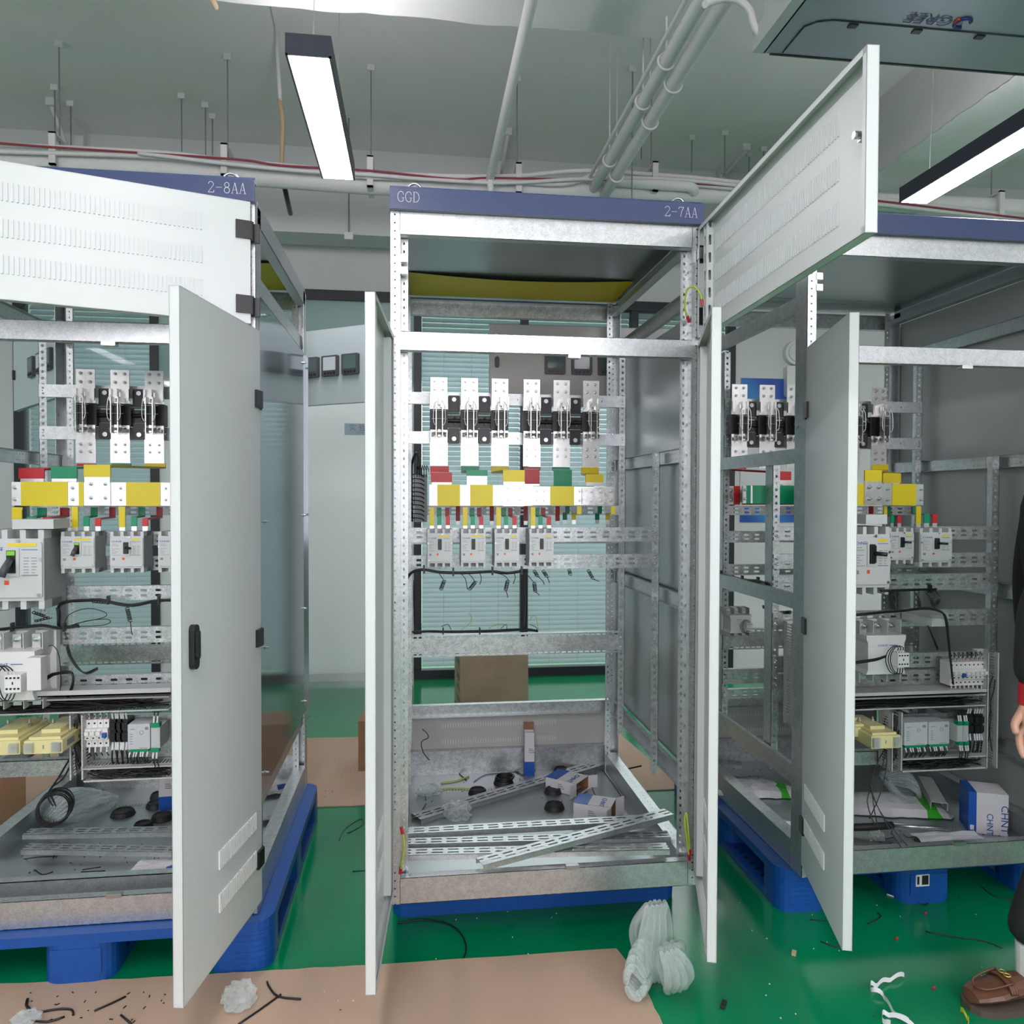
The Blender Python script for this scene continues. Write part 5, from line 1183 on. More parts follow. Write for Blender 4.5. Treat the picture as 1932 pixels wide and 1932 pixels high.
# harnesses tied below the rails
def harness(pts, r_, lb, tails=(), ties=()):
    t_ = wthing('cable_harness', lb, 'cable', pts[0], 'black cable harnesses')
    q = MB()
    for k in range(3): q.tube([(p[0]+.002*math.sin(k*2.1+i), p[1]-.003*k, p[2]+.003*math.cos(k*2.1+i*1.3)) for i, p in enumerate(pts)], r_, 6)
    q.build('bundle', 'cable', t_)
    for tl in tails: MB().tube(tl, .0014, 5).build('loose_wire', 'cable', t_)
    for p in ties: MB().box(p[0]-.003, p[0]+.003, p[1]-.010, p[1]+.008, p[2]-.012, p[2]+.016).build('cable_tie', 'black', t_)
def coil(p0, p1, n_=7, r_=.006):
    a, b_ = Vector(p0), Vector(p1); d = b_-a; pts = []
    for i in range(n_*6+1): f_ = i/(n_*6); an = i*math.pi/3; pts.append(a+d*f_+Vector((r_*math.cos(an), r_*.5*math.sin(an), r_*.5*math.sin(an))))
    return pts
hp = lambda Y_: (lambda px, py: U(px, py, Y=Y_))
h = hp(.20)
harness([h(762, 1102), h(772, 1085), h(785, 1076), h(800, 1075), h(830, 1079), h(870, 1081), h(925, 1078), h(955, 1081), h(988, 1077)], .0028, 'black harness looping under the four breakers of the middle cabinet',
  [[h(828, 1081), h(834, 1090), h(838, 1096)], coil(h(838, 1096), h(832, 1112), 6), [h(868, 1081), h(878, 1092), h(882, 1112)], coil(h(897, 1098), h(886, 1112), 6), [h(878, 1078), h(890, 1088), h(897, 1100)], [h(905, 1080), h(908, 1092), h(905, 1103)], [h(930, 1080), h(950, 1085), h(960, 1095)], coil(h(958, 1096), h(954, 1113), 7), [h(954, 1113), h(957, 1122), h(958, 1128)], [h(970, 1080), h(972, 1090), h(968, 1102)], [h(988, 1077), h(998, 1088), h(1008, 1100)], coil(h(1008, 1100), h(1010, 1116), 6), [h(1010, 1116), h(1018, 1123)], coil(h(1008, 1077), h(1014, 1087), 4), [h(1014, 1087), h(1024, 1096), h(1027, 1103)], coil(h(1025, 1077), h(1032, 1088), 4), [h(1032, 1088), h(1037, 1100)], coil(h(1074, 1075), h(1076, 1084), 3), coil(h(1110, 1076), h(1119, 1092), 5), [h(1119, 1092), h(1130, 1097)]],
  [h(800, 1075), h(855, 1080), h(929, 1078), h(984, 1077)])
h = hp(.72)
harness([h(779, 1192), h(783, 1192), h(820, 1191), h(870, 1192), h(930, 1190), h(990, 1188), h(1014, 1190)], .0035, 'black harness lying on the wide spangled channel of the middle cabinet',
  [[h(833, 1182), h(845, 1178), h(851, 1188)], [h(945, 1186), h(955, 1178), h(956, 1188)], [h(1000, 1178), h(1012, 1184), h(1014, 1190)]], [h(836, 1191), h(905, 1191)])
for pts, lb in (([h(870, 1188), h(884, 1178), h(890, 1166), h(884, 1156)], 'thin green wire curling up from the middle cabinet channel, left'), ([h(922, 1186), h(935, 1178), h(955, 1178)], 'thin green wire bent along the middle cabinet channel, centre'), ([h(1000, 1170), h(1006, 1161), h(1012, 1166), h(1016, 1190)], 'thin green wire looped at the right end of the channel harness')):
    tag(MB().tube(pts, .0014, 5).build('loose_wire', 'earth'), lb, 'wire')
h = hp(.26)
tag(MB().tube([h(990, 1076), h(991, 1120), h(991, 1160), h(988, 1188)], .004, 6).build('cable', 'cable'), 'black cable hanging vertically between the two harnesses of the middle cabinet', 'cable')
tag(MB().tube([U(781, 1095, Y=.5), U(781, 1130, Y=.5), U(782, 1192, Y=.7)], .003, 6).build('cable', 'cable'), 'thin black cable beside the left post of the middle cabinet', 'cable')
h = hp(.22)
harness([h(-40, 1188), h(0, 1187), h(40, 1183), h(80, 1180), h(112, 1184), h(150, 1181)], .003, 'black harness above the contactor of the left cabinet', [coil(h(62, 1155), h(86, 1163), 5), coil(h(66, 1172), h(95, 1165), 5), [h(120, 1184), h(130, 1160), h(165, 1148), h(198, 1155), h(196, 1165), h(150, 1175), h(122, 1184)], [h(130, 1184), h(160, 1172), h(200, 1168), h(208, 1174), h(190, 1180), h(140, 1182)], [h(124, 1184), h(122, 1195), h(128, 1205)]], [h(24, 1184), h(122, 1184)])
harness([h(112, 1145), h(120, 1137), h(150, 1133), h(190, 1132), h(220, 1138), h(250, 1142), h(290, 1134), h(330, 1132)], .003, 'black harness along the third rail of the left cabinet', [coil(h(175, 1135), h(200, 1137), 5), coil(h(240, 1147), h(246, 1172), 7), [h(246, 1172), h(248, 1190), h(250, 1198)]], [h(205, 1133), h(300, 1133)])
harness([h(110, 1145), h(112, 1160), h(111, 1180)], .0035, 'vertical black harness between the two rails of the left cabinet')
harness([h(128, 1218), h(134, 1240), h(150, 1262), h(165, 1270), h(185, 1260)], .0025, 'bent black cable with white marker below the fourth rail of the left cabinet')
harness([h(45, 1286), h(78, 1287), h(100, 1272), h(130, 1268), h(138, 1272), h(138, 1290), h(128, 1315)], .003, 'black harness wrapping round the left contactor', [[h(48, 1286), h(40, 1250), h(20, 1240), h(-10, 1240)], [h(48, 1290), h(42, 1320), h(20, 1332), h(-10, 1325)], [h(84, 1290), h(84, 1308), h(100, 1318), h(114, 1300), h(112, 1240), h(100, 1218), h(86, 1222)]])
h = hp(.10)
harness([h(1600, 1162), h(1640, 1157), h(1690, 1153), h(1740, 1148), h(1770, 1152), h(1783, 1165), h(1788, 1200), h(1793, 1250), h(1797, 1290)], .003, 'long black harness bending down to the miniature breakers of the right cabinet', [coil(h(1683, 1122), h(1687, 1135), 5), [h(1687, 1135), h(1690, 1152)], [h(1727, 1118), h(1733, 1130)], coil(h(1733, 1132), h(1735, 1146), 5), [h(1745, 1116), h(1755, 1128)], coil(h(1757, 1130), h(1762, 1145), 5), coil(h(1772, 1132), h(1766, 1142), 4), [h(1765, 1115), h(1773, 1125)]], [h(1754, 1112)])
harness([h(1660, 1115), h(1700, 1113), h(1765, 1112)], .0028, 'short black harness along the third rail of the right cabinet')
harness([h(1750, 1182), h(1758, 1200), h(1768, 1225)], .002, 'pair of thin black cables below the terminal block of the right cabinet')
harness([h(1600, 1252), h(1650, 1244), h(1670, 1238)], .0035, 'short black harness reaching the contactor of the right cabinet')
for k, pts in enumerate(([(1668, 1415), (1655, 1440), (1645, 1480), (1650, 1530), (1656, 1558)], [(1670, 1415), (1664, 1450), (1638, 1500), (1640, 1530), (1652, 1560)], [(1672, 1415), (1672, 1450), (1660, 1500), (1640, 1545)], [(1640, 1480), (1655, 1520), (1676, 1560), (1700, 1598)], [(1642, 1490), (1660, 1530), (1690, 1570), (1712, 1595)])):
    tag(MB().tube([U(a, b_, Y=.05-.03*i) for i, (a, b_) in enumerate(pts)], .0018, 5).build('hanging_wire', 'cable'), ('leftmost', 'second', 'third', 'fourth', 'rightmost')[k]+' of the thin black wires hanging below the transformers of the right cabinet', 'wire', 'thin wires hanging in the right cabinet')
# diagonal harness on the low left rail of the right cabinet
q = [U(1336, 1078, X=.90), U(1360, 1083, X=.90), U(1400, 1093, X=.90), U(1430, 1096, X=.90), U(1450, 1103, X=.90)]
harness(q, .004, 'black harness lying on the low side rail of the right cabinet', [], q[1:4])
harness([U(1440, 1145, X=.95), U(1460, 1155, X=.95), U(1490, 1155, X=.95)], .005, 'thick black cable bend at the top of the side duct of the right cabinet')

# ================================================================ LOOSE THINGS
TZ = .168
def loose_rail(pA, pB, z, w_, lb, slot='p_slot', h_=.018, up=True, z2=None):
    """slotted channel lying down; pA, pB pixels of its centre line ends"""
    a = U(*pA, Z=z); b_ = U(*pB, Z=z if z2 is None else z2); d = b_-a; ln = d.length; ang = math.atan2(d.y, d.x); tilt = math.asin(d.z/ln)
    T = Matrix.Translation(a) @ Matrix.Rotation(ang, 4, 'Z') @ Matrix.Rotation(-tilt, 4, 'Y')
    q = MB(); q.box(0, ln, -w_/2, w_/2, h_-.0015, h_, 1, T=T); q.box(0, ln, -w_/2, -w_/2+.0015, 0, h_, T=T); q.box(0, ln, w_/2-.0015, w_/2, 0, h_, T=T)
    t_ = thing('loose_rail', lb, 'rail', (0, 0, 0), 'slotted rails lying in the middle cabinet'); ORG[t_.name] = Vector((0, 0, 0))
    q.build('channel', ['galv', slot], t_)
    return t_
M['p_slotw'] = perf('wide_slotted_rail', [(-.010, .052, .5, .015, .0038), (.010, .052, .5, .015, .0038)], M['galv'])
loose_rail((762, 1577), (1215, 1552), .25, .055, 'bright slotted channel nearest the tray floor, farthest of the three crossing the middle cabinet', 'p_slotw')
loose_rail((765, 1597), (1262, 1583), .25, .050, 'slotted channel lying crosswise, second of three at the front of the middle cabinet', 'p_slotw')
loose_rail((765, 1617), (1260, 1606), .25, .050, 'slotted channel lying crosswise, nearest the front edge of the middle cabinet', 'p_slotw')
loose_rail((905, 1636), (1262, 1540), .27, .055, 'slotted channel lying diagonally on top of the others in the middle cabinet', 'p_slotw', z2=.285)
loose_rail((785, 1549), (1145, 1441), TZ, .075, 'dull slotted channel lying diagonally on the tray of the middle cabinet', 'p_slotw')
for (pA, pB, w_, z, lb) in (((50, 1578), (330, 1573), .05, .20, 'dull channel across the tray of the left cabinet, farther one'), ((48, 1606), (330, 1611), .05, .19, 'dull slotted channel across the tray of the left cabinet, nearer one'), ((1337, 1440), (1400, 1447), .05, .20, 'bright channel end in the tray at the rear left of the right cabinet')):
    loose_rail(pA, pB, z, w_, lb)['group'] = 'channels lying in the cabinet trays'
for cab_, lb in ((lef, 'left'), (mid, 'middle')):   # inner cross plate of the tray
    pass
# black rubber grommets
def grommet(px, py, r_, lb, z=TZ, tilt=0.):
    p = U(px, py, Z=z+.008); t_ = thing('rubber_grommet', lb, 'grommet', (p.x, p.y, z), 'black rubber grommets')
    q = MB(); q.cyl((0, 0, 0), (0, 0, .016), r_, 24, r2=r_*.86); q.build('disc', 'rubber', t_)
    MB().ring((0, 0, .017), r_*.72, .0035, 'Z', n=24).build('rim', 'rubber', t_)
    return t_
for px, py, r_, lb in ((901, 1493, .040, 'black grommet left of the coiled wires in the middle cabinet'), (1046, 1521, .042, 'black grommet in front of the two open boxes in the middle cabinet'), (1043, 1492, .038, 'black grommet half under the left open box in the middle cabinet'), (1058, 1453, .034, 'farthest black grommet near the upright box in the middle cabinet'), (950, 1474, .045, 'black grommet under the coiled wires in the middle cabinet'), (232, 1533, .046, 'largest black grommet in the left cabinet'), (300, 1501, .036, 'farthest black grommet in the left cabinet'), (293, 1518, .036, 'black grommet between two others in the left cabinet'), (306, 1541, .042, 'black grommet beside the open door in the left cabinet'), (270, 1557, .036, 'half hidden black grommet nearest in the left cabinet')):
    grommet(px, py, r_, lb)
# product cartons
def carton(px, py, sx, sy, sz, rz, lb, open_side=None, band='blueprint', txt=True, z=TZ, name='product_box', bandtop=True):
    p = U(px, py, Z=z); t_ = thing(name, lb, 'box', (p.x, p.y, z), 'white and blue product boxes', rz); e = .0012
    q = MB(); q.box(-sx/2, sx/2, -sy/2, sy/2, 0, e); q.box(-sx/2, sx/2, -sy/2, -sy/2+e, 0, sz); q.box(-sx/2, sx/2, sy/2-e, sy/2, 0, sz)
    q.box(-sx/2, -sx/2+e, -sy/2, sy/2, 0, sz)
    if open_side != 'top': q.box(-sx/2, sx/2, -sy/2, sy/2, sz-e, sz)
    if open_side != 'right': q.box(sx/2-e, sx/2, -sy/2, sy/2, 0, sz)
    q.build('carton', 'boxwhite', t_)
    if bandtop: MB().box(-sx/2-.0004, -sx/2+sx*.38, -sy/2-.0004, sy/2+.0004, sz-.0005, sz+.0006).box(-sx/2-.0006, -sx/2+.001, -sy/2, sy/2, sz*.4, sz).build('blue_print', 'blueprint', t_)
    else: MB().box(-sx/2-.0005, sx/2+.0005, -sy/2-.0005, sy/2+.0005, .002, sz*.34).build('blue_print', 'blueprint', t_)
    if open_side == 'right':
        q = MB(); q.box(sx/2-.03, sx/2-.002, -sy/2+e, sy/2-e, e, e+.0008); q.box(sx/2-.08, sx/2-.002, -sy/2+e, -sy/2+2*e, e, sz-e); q.box(sx/2-.08, sx/2-.002, sy/2-2*e, sy/2-e, e, sz-e); q.box(sx/2-.10, sx/2-.098, -sy/2+e, sy/2-e, e, sz-e); q.build('inside', 'cardb', t_)
        q = MB(); T1 = Matrix.Translation((sx/2, 0, 0)) @ Matrix.Rotation(Rd(35), 4, 'Y'); q.box(0, .045, -sy/2, sy/2, 0, e, T=T1)
        T2 = Matrix.Translation((sx/2, -sy/2, 0)) @ Matrix.Rotation(Rd(-105), 4, 'Z'); q.box(0, .04, 0, e, 0, sz, T=T2)
        T2 = Matrix.Translation((sx/2, sy/2, 0)) @ Matrix.Rotation(Rd(50), 4, 'Z'); q.box(0, .04, -e, 0, 0, sz, T=T2); q.build('flaps', 'boxwhite', t_)
    if open_side == 'top':
        q = MB(); q.box(-sx/2+e, sx/2-e, -sy/2+e, sy/2-e, sz-.02, sz-.018); q.build('inside', 'cardb', t_)
        q = MB(); T1 = Matrix.Translation((0, sy/2, sz)) @ Matrix.Rotation(Rd(-15), 4, 'X'); q.box(-sx/2, sx/2, 0, .0012, 0, .035, T=T1); q.build('flaps', 'cardb', t_)
    if txt:
        if bandtop: text('lettering', 'CHNT', sy*.26, (sx*.18, sy*.30, sz+.0008), (0, 0, Rd(-90)), 'brand', t_, 1.1)
        q = MB(); 
        for k in range(3): q.box(-sx*.1, -sx*.1+.02+.006*k, -sy/2-.0006, -sy/2, sz*.62-.008*k, sz*.62+.003-.008*k)
        q.build('printed_text', 'ink', t_)
    return t_
carton(1070, 1488, .15, .115, .055, Rd(-40), 'open white and blue carton, left of the two lying in the middle cabinet', 'right')
carton(1122, 1543, .15, .10, .070, Rd(-26), 'open white and blue carton, right and nearer of the two lying in the middle cabinet', 'right')
carton(998, 1462, .045, .045, .20, Rd(-4), 'narrow upright white carton with blue lower part in the middle cabinet', 'top', bandtop=False)
carton(318, 1524, .06, .06, .17, Rd(5), 'upright white and blue carton beside the door in the left cabinet', None, bandtop=False)
# the closed box in the right cabinet
p = U(1855, 1570, Z=TZ); bt = thing('product_box', 'closed white and blue upright carton in the tray of the right cabinet', 'box', (p.x, p.y+.02, TZ), None, Rd(-24))
MB().box(-.045, .085, -.035, .085, 0, .155).build('carton', 'boxwhite', bt)
MB().box(-.0465, -.045, -.036, .086, 0, .156).box(-.0465, -.020, -.0365, -.035, 0, .156).box(-.0465, -.02, -.036, .086, .155, .1562).build('blue_print', 'blueprint', bt)
text('lettering', 'CHNT', .034, (.062, -.0358, .115), (Rd(90), Rd(90), 0), 'brand', bt, 1.1)
text('lettering', 'CHNT', .030, (.015, -.0358, .080), (Rd(90), Rd(90), 0), 'brand', bt, 1.0)
MB().box(-.041, -.028, -.0372, -.0365, .012, .03).build('white_print', 'boxwhite', bt)
# white sacks with green band
def sack(cx, cy, lx, ly, rz, z, lb):
    t_ = thing('plastic_sack', lb, 'bag', (cx, cy, z), 'white sacks with a green band', rz); rnd = random.Random(int(cx*1000)); n_, m_ = 16, 8; q = MB(); V = {}
    for i in range(n_+1):
        for j in range(m_+1):
            u_, v_ = i/n_*2-1, j/m_*2-1; e = max(0, (1-u_*u_)*(1-v_*v_))
            V[i, j] = (u_*lx/2+rnd.uniform(-.006, .006), v_*ly/2*(1-.12*u_*u_)+rnd.uniform(-.006, .006), .003+.035*e**.5+rnd.uniform(0, .008)*e)
    for i in range(n_):
        for j in range(m_): q.face([V[i, j], V[i+1, j], V[i+1, j+1], V[i, j+1]], uvs=[(0, 1)]*4, m=1 if i in (n_-3, n_-4) else 0, sm=True)
    q.face([V[0, 0], V[0, m_], V[n_, m_], V[n_, 0]], uvs=[(0, 1)]*4)
    q.build('sack', [mat('sack_white', (.68, .70, .71), .25), mat('sack_green', (.04, .45, .03), .3)], t_); return t_
p = U(1425, 1492, Z=TZ); sack(p.x, p.y, .34, .17, Rd(-12), TZ, 'crumpled white sack with green band seen under the side rail of the right cabinet')
p = U(1680, 1522, Z=TZ); sack(p.x, p.y, .42, .22, Rd(-14), TZ, 'crumpled white sack with green stripe below the transformers of the right cabinet')
# papers
for (px, py, sx, sy, rz, lb) in ((1793, 1580, .25, .10, -5, 'crumpled white paper sheet at the front of the right cabinet tray'), (1490, 1553, .14, .06, -12, 'white paper strip at the front post of the right cabinet'), (520, 1490, .12, .10, 20, 'white and blue paper in the tray edge of the left cabinet, far'), (300, 1640, .20, .14, -15, 'pale bag sheet with blue print near the front of the left cabinet tray'), (518, 1540, .09, .07, 10, 'white card scrap by the side sheet of the left cabinet')):
    p = U(px, py, Z=TZ+.01); q = MB(); T = Matrix.Translation((p.x, p.y, TZ+.002)) @ Matrix.Rotation(Rd(rz), 4, 'Z'); rnd = random.Random(px); n_ = 5; V = {}
    for i in range(n_+1):
        for j in range(n_+1): V[i, j] = T @ Vector(((i/n_-.5)*sx, (j/n_-.5)*sy, rnd.uniform(0, .012)))
    for i in range(n_):
        for j in range(n_): q.face([V[i, j], V[i+1, j], V[i+1, j+1], V[i, j+1]], uvs=[(0, 1)]*4, m=1 if (px in (520, 300) and i > 2 and j > 1) else 0)
    tag(q.build('paper_sheet', ['paper', 'blueprint']), lb, 'paper')
# tray clutter: torque handle, duct cover, coils, scraps
a, b_ = U(1640, 1560, Z=.20), U(1683, 1557, Z=.20); c_ = U(1790, 1564, Z=.20)
t_ = wthing('torque_wrench', 'hand tool with black grip and bright shaft in the right cabinet tray', 'tool', a)
MB().tube([U(1600, 1561, Z=.19), a, b_], .014, 10, smooth=2).build('grip', 'rubber', t_); MB().tube([b_, c_], .007, 8, smooth=0).build('shaft', 'zinc', t_)
a, b_ = U(1745, 1478, Z=.20), U(1772, 1533, Z=.19); d = (b_-a); T = Matrix.Translation(a) @ Matrix.Rotation(math.atan2(d.y, d.x), 4, 'Z')
tag(MB().box(0, d.length, -.03, .03, .028, .030, T=T).box(0, d.length, -.03, -.028, 0, .03, T=T).box(0, d.length, .028, .03, 0, .03, T=T).build('duct_cover', 'duct'), 'short grey plastic duct cover leaning in the right cabinet tray', 'duct cover')
def coil_ring(px, py, z, R_, n_, r_, lb, tilt=0, squash=1.0):
    p = U(px, py, Z=z); rnd = random.Random(px); q = MB()
    for k in range(n_):
        pts = []
        rr = R_*rnd.uniform(.9, 1.08)
        for i in range(19): an = 2*math.pi*i/18+k; pts.append((p.x+rr*math.cos(an)+.002*k, p.y+rr*squash*math.sin(an)*math.cos(tilt), z+.003*k+rr*math.sin(an)*math.sin(tilt)+R_*abs(math.sin(tilt))))
        q.tube(pts, r_, 6, smooth=2)
    return tag(q.build('wire_coil', 'cable'), lb, 'wire coil')
coil_ring(100, 1555, .19, .060, 7, .0028, 'coil of black wire with white tags hanging in the left cabinet', Rd(62))
q = MB(); q.tube([U(105, 1520, Z=.30), U(95, 1490, Y=.25), U(118, 1470, Y=.22), U(135, 1440, Y=.22)], .003, 6); q.tube([U(100, 1520, Z=.30), U(90, 1500, Y=.25), U(110, 1468, Y=.22), U(138, 1420, Y=.22)], .003, 6)
tag(q.build('black_cable', 'cable'), 'pair of black cables running from the coil up to the left cabinet duct', 'cable')
coil_ring(950, 1470, TZ+.018, .038, 5, .0025, 'small coil of black wire on a grommet in the middle cabinet')
def floor_wire(pts, z, r_, lb, m_='cable', cat='wire scrap', tips=None):
    t_ = tag(MB().tube([U(a, b_, Z=z+r_) for a, b_ in pts], r_, 6).build('wire_scrap', m_), lb, cat)
    t_['group'] = 'cut wire scraps'; 
    return t_
TW = [([(1210, 1445), (1180, 1452), (1160, 1462), (1148, 1447), (1110, 1453)][::-1], 'thick black cable tail reaching the rear right corner of the middle cabinet', .004),
 ([(1150, 1436), (1125, 1452), (1108, 1446), (1100, 1460), (1112, 1470)], 'black forked cable at the rear right of the middle cabinet tray', .004),
 ([(960, 1445), (985, 1462), (1010, 1454)], 'black wire behind the upright box in the middle cabinet', .002),
 ([(815, 1442), (870, 1440), (882, 1438), (886, 1428)], 'long black wire scrap at the rear of the middle cabinet tray', .002),
 ([(894, 1475), (915, 1462), (945, 1459), (980, 1456)], 'thin curved black wire left of the coil in the middle cabinet', .0015),
 ([(840, 1456), (890, 1455)], 'straight black wire scrap in the middle cabinet, rear left', .0015),
 ([(865, 1458), (880, 1472)], 'short black wire end near the yellow green one', .002),
 ([(802, 1491), (803, 1510)], 'short black wire in the clear bag area of the middle cabinet', .0015),
 ([(793, 1535), (803, 1517)], 'short black wire beside the diagonal channel', .0015),
 ([(1115, 1475), (1122, 1498), (1140, 1512), (1143, 1525)], 'black wire curling right of the open boxes in the middle cabinet', .0015),
 ([(1135, 1450), (1165, 1490), (1175, 1510)], 'long thin black wire along the right side of the middle tray', .0015)]
for pts, lb, r_ in TW: floor_wire(pts, TZ, r_, lb)
floor_wire([(832, 1477), (860, 1473), (885, 1465)], TZ, .003, 'yellow green wire scrap in the middle cabinet, upper one', 'earth'); floor_wire([(820, 1493), (845, 1487), (885, 1488)], TZ, .003, 'yellow green wire scrap in the middle cabinet, longer lower one', 'earth')
tag(MB().tube([U(797, 1376, Y=.85), U(805, 1383, Y=.85), U(808, 1392, Y=.86), U(795, 1400, Y=.86), U(799, 1420, Y=.88), U(810, 1434, Y=.9)], .002, 6).build('hanging_wire', 'cable'), 'black wire hanging at the rear left of the middle cabinet', 'wire')
for k, (pts, lb) in enumerate((([(45, 1621), (75, 1617), (108, 1616)], 'straight black wire in the left tray near its left wall'), ([(66, 1641), (80, 1650), (100, 1645)], 'curved black wire on the front ledge of the left tray'), ([(155, 1641), (190, 1636)], 'black wire on the front ledge, right of the curved one, in the left tray'), ([(153, 1645), (198, 1643)], 'second black wire on the front ledge in the left tray'), ([(90, 1661), (118, 1668)], 'short forked black wire on the front plate of the left tray'), ([(112, 1590), (100, 1620)], 'black wire crossing the channel in the left tray'))): floor_wire(pts, TZ+.01, .002, lb)
rnd = random.Random(11); SCR = []
for k in range(12):
    px, py = rnd.uniform(1640, 1900), rnd.uniform(1572, 1602)
    dx, dy = rnd.uniform(-45, 45), rnd.uniform(-7, 9)
    SCR.append([(px, py), (px+dx*.5, py+dy*.3+3), (px+dx, py+dy)])
for k, q_ in enumerate(sorted(SCR)): floor_wire(q_, TZ+.002, .0015, '%s thin black wire scrap from the left at the front of the right cabinet tray' % ('First', 'Second', 'Third', 'Fourth', 'Fifth', 'Sixth', 'Seventh', 'Eighth', 'Ninth', 'Tenth', 'Eleventh', 'Twelfth')[k])['group'] = 'wire scraps in the right tray'
# inner cross wall of the left tray and the plate in front
a = U(0, 1645, Z=.22); tag(MB().box(-1.87, -.96, .115, .118, .167, .235).box(-1.87, -.96, .115, .15, .233, .235).build('tray_divider', 'galv'), 'bright folded metal divider near the front of the left cabinet tray', 'metal plate')
# ---- inflated air column bags
def air_bag(P0, P1, width, ncol, lb, thick=.035, curl=.0, m_='film', seed=1, seg=12, up=(0, 0, 1)):
    """row of inflated columns side by side, bent along the way and pinched at both ends"""
    rnd = random.Random(seed); a, b_ = Vector(P0), Vector(P1); d = b_-a; side = d.cross(Vector(up)).normalized(); nrm = side.cross(d).normalized()
    t_ = wthing('air_column_bag', lb, 'bubble wrap', tuple(a), 'clear inflated packing bags'); cw = width/ncol; ph = rnd.uniform(0, 6)
    q = MB()
    for layer in (0, 1):
        for j in range(ncol):
            v = (j+.5)/ncol-.5; pts = []
            for i in range(seg+1):
                f_ = i/seg; sh = .62+.38*math.sin(math.pi*f_); bend = curl*math.sin(math.pi*f_)*(1 if layer == 0 else -.6)
                arch = thick*math.sqrt(max(0, 1-(2*v)**2*.95))*(1 if layer == 0 else -.5)*math.sin(math.pi*min(.93, max(.07, f_)))
                pts.append(a+d*f_+side*(v*width*sh+.010*math.sin(f_*5+ph))+nrm*(bend+arch+rnd.uniform(-.0022, .0022)))
            q.tube(pts, lambda f_: cw*(.25+.33*math.sin(math.pi*min(1, max(0, f_)))**.45), 8, smooth=2)
    q.build('film', m_, t_); return t_
air_bag(U(1240, 1850, Z=.02), U(1232, 1706, Y=-.30), .105, 5, 'tallest crumpled clear inflated bag on the floor by the right door of the middle cabinet', .05, .02, up=(0, 1, .4), seed=2)
air_bag(U(1280, 1866, Z=.02), U(1262, 1792, Y=-.42), .085, 4, 'right short crumpled inflated bag on the floor beside the open door', .035, .02, up=(0, 1, .4), seed=3)
air_bag(U(1192, 1838, Z=.05), U(1226, 1842, Z=.06), .15, 7, 'front left crumpled inflated bag of the heap, lying with cross ribs on the cardboard edge', .055, .02, seed=4)
air_bag(U(90, 1545, Z=.19), U(200, 1500, Z=.19), .22, 9, 'clear ribbed packing bag lying at the rear left of the left cabinet tray', .045, .01, seed=5)
air_bag(U(1670, 1470, Z=.25), U(1728, 1500, Z=.19), .17, 8, 'clear ribbed bag bulging below the duct in the right cabinet tray', .05, .01, seed=6)
def crumple(px, py, z, r_, lb, sq=.7, seed=1):
    p = U(px, py, Z=z); bm = bmesh.new(); bmesh.ops.create_icosphere(bm, subdivisions=3, radius=r_); rnd = random.Random(seed)
    for v in bm.verts: v.co *= rnd.uniform(.62, 1.12); v.co.z *= sq; v.co.z = max(v.co.z, -r_*.5*sq)
    me = bpy.data.meshes.new('plastic_bag'); bm.to_mesh(me); bm.free(); me.materials.append(M['film'])
    o = bpy.data.objects.new('plastic_bag', me); COL.objects.link(o); o.location = (p.x, p.y, z+r_*.5*sq); tag(o, lb, 'plastic bag', 'crumpled clear plastic bags')
import bmesh
crumple(861, 1541, TZ, .062, 'crumpled clear plastic bag on the diagonal channel in the middle cabinet', .7, 1)
crumple(808, 1497, TZ, .055, 'crumpled clear bag at the rear left of the middle cabinet tray', .5, 2)
crumple(452, 1893, .008, .05, 'small crumpled clear bag on the cardboard right of the left open door', .8, 3)
crumple(1655, 1583, TZ, .03, 'crumpled clear bag of small parts at the door edge in the right cabinet', .7, 4)
crumple(50, 1925, .008, .04, 'small flattened clear bag at the lower left corner on the cardboard', .3, 5)
# ---- cardboard on the floor
def sheetpoly(pts, z, th, lb, seed=1, name='cardboard_sheet'):
    q = MB(); rnd = random.Random(seed); P = []
    for (a, b_) in zip(pts, pts[1:]+pts[:1]):
        for k in range(8): f_ = k/8; P.append((a[0]+(b_[0]-a[0])*f_+rnd.uniform(-.003, .003), a[1]+(b_[1]-a[1])*f_+rnd.uniform(-.003, .003)))
    q.prism(P, z, z+th, 'Z'); return tag(q.build(name, 'sheetcard'), lb, 'cardboard')
g = lambda px, py, z=.005: tuple(U(px, py, Z=z))[:2]
sheetpoly([g(0, 1856), g(330, 1842), g(440, 1834), g(740, 1818), g(1163, 1789), g(1212, 1850), g(1262, 1960), (.30, -1.35), (-2.2, -1.35), (-2.2, g(0, 1856)[1])], 0, .005, 'large brown cardboard sheet on the floor in front of the cabinets', 1)
sheetpoly([g(590, 1522), g(700, 1518), (.0, 1.165), g(1288, 1488), g(1165, 1380), (.0, 2.10), g(590, 1392), (-2.9, 2.15), (-2.9, 1.14)], 0, .005, 'long brown cardboard sheet on the floor behind the cabinets', 2)
def card_box(px, py, Y_, w_, d_, h_, rz, m_, lb, z=0, flaps=True, marks=False):
    p = U(px, py, Z=z) if Y_ is None else U(px, py, Y=Y_); t_ = thing('cardboard_box' if m_ == 'cardb' else 'plywood_crate', lb, 'box' if m_ == 'cardb' else 'crate', (p.x, p.y, z), None, rz)
    MB().box(0, w_, 0, d_, 0, h_).build('body', m_, t_)
    if marks:
        q = MB()
        for k, zz in enumerate((.30, .20, .13, .05)):
            if zz > h_: continue
            q.box(-.001, 0, .06, .11, zz, zz+.035); q.box(-.001, 0, .13, .145, zz, zz+.03); q.box(-.001, 0, .165, .20, zz, zz+.03)
        q.build('stencil_marks', 'black', t_)
    return t_
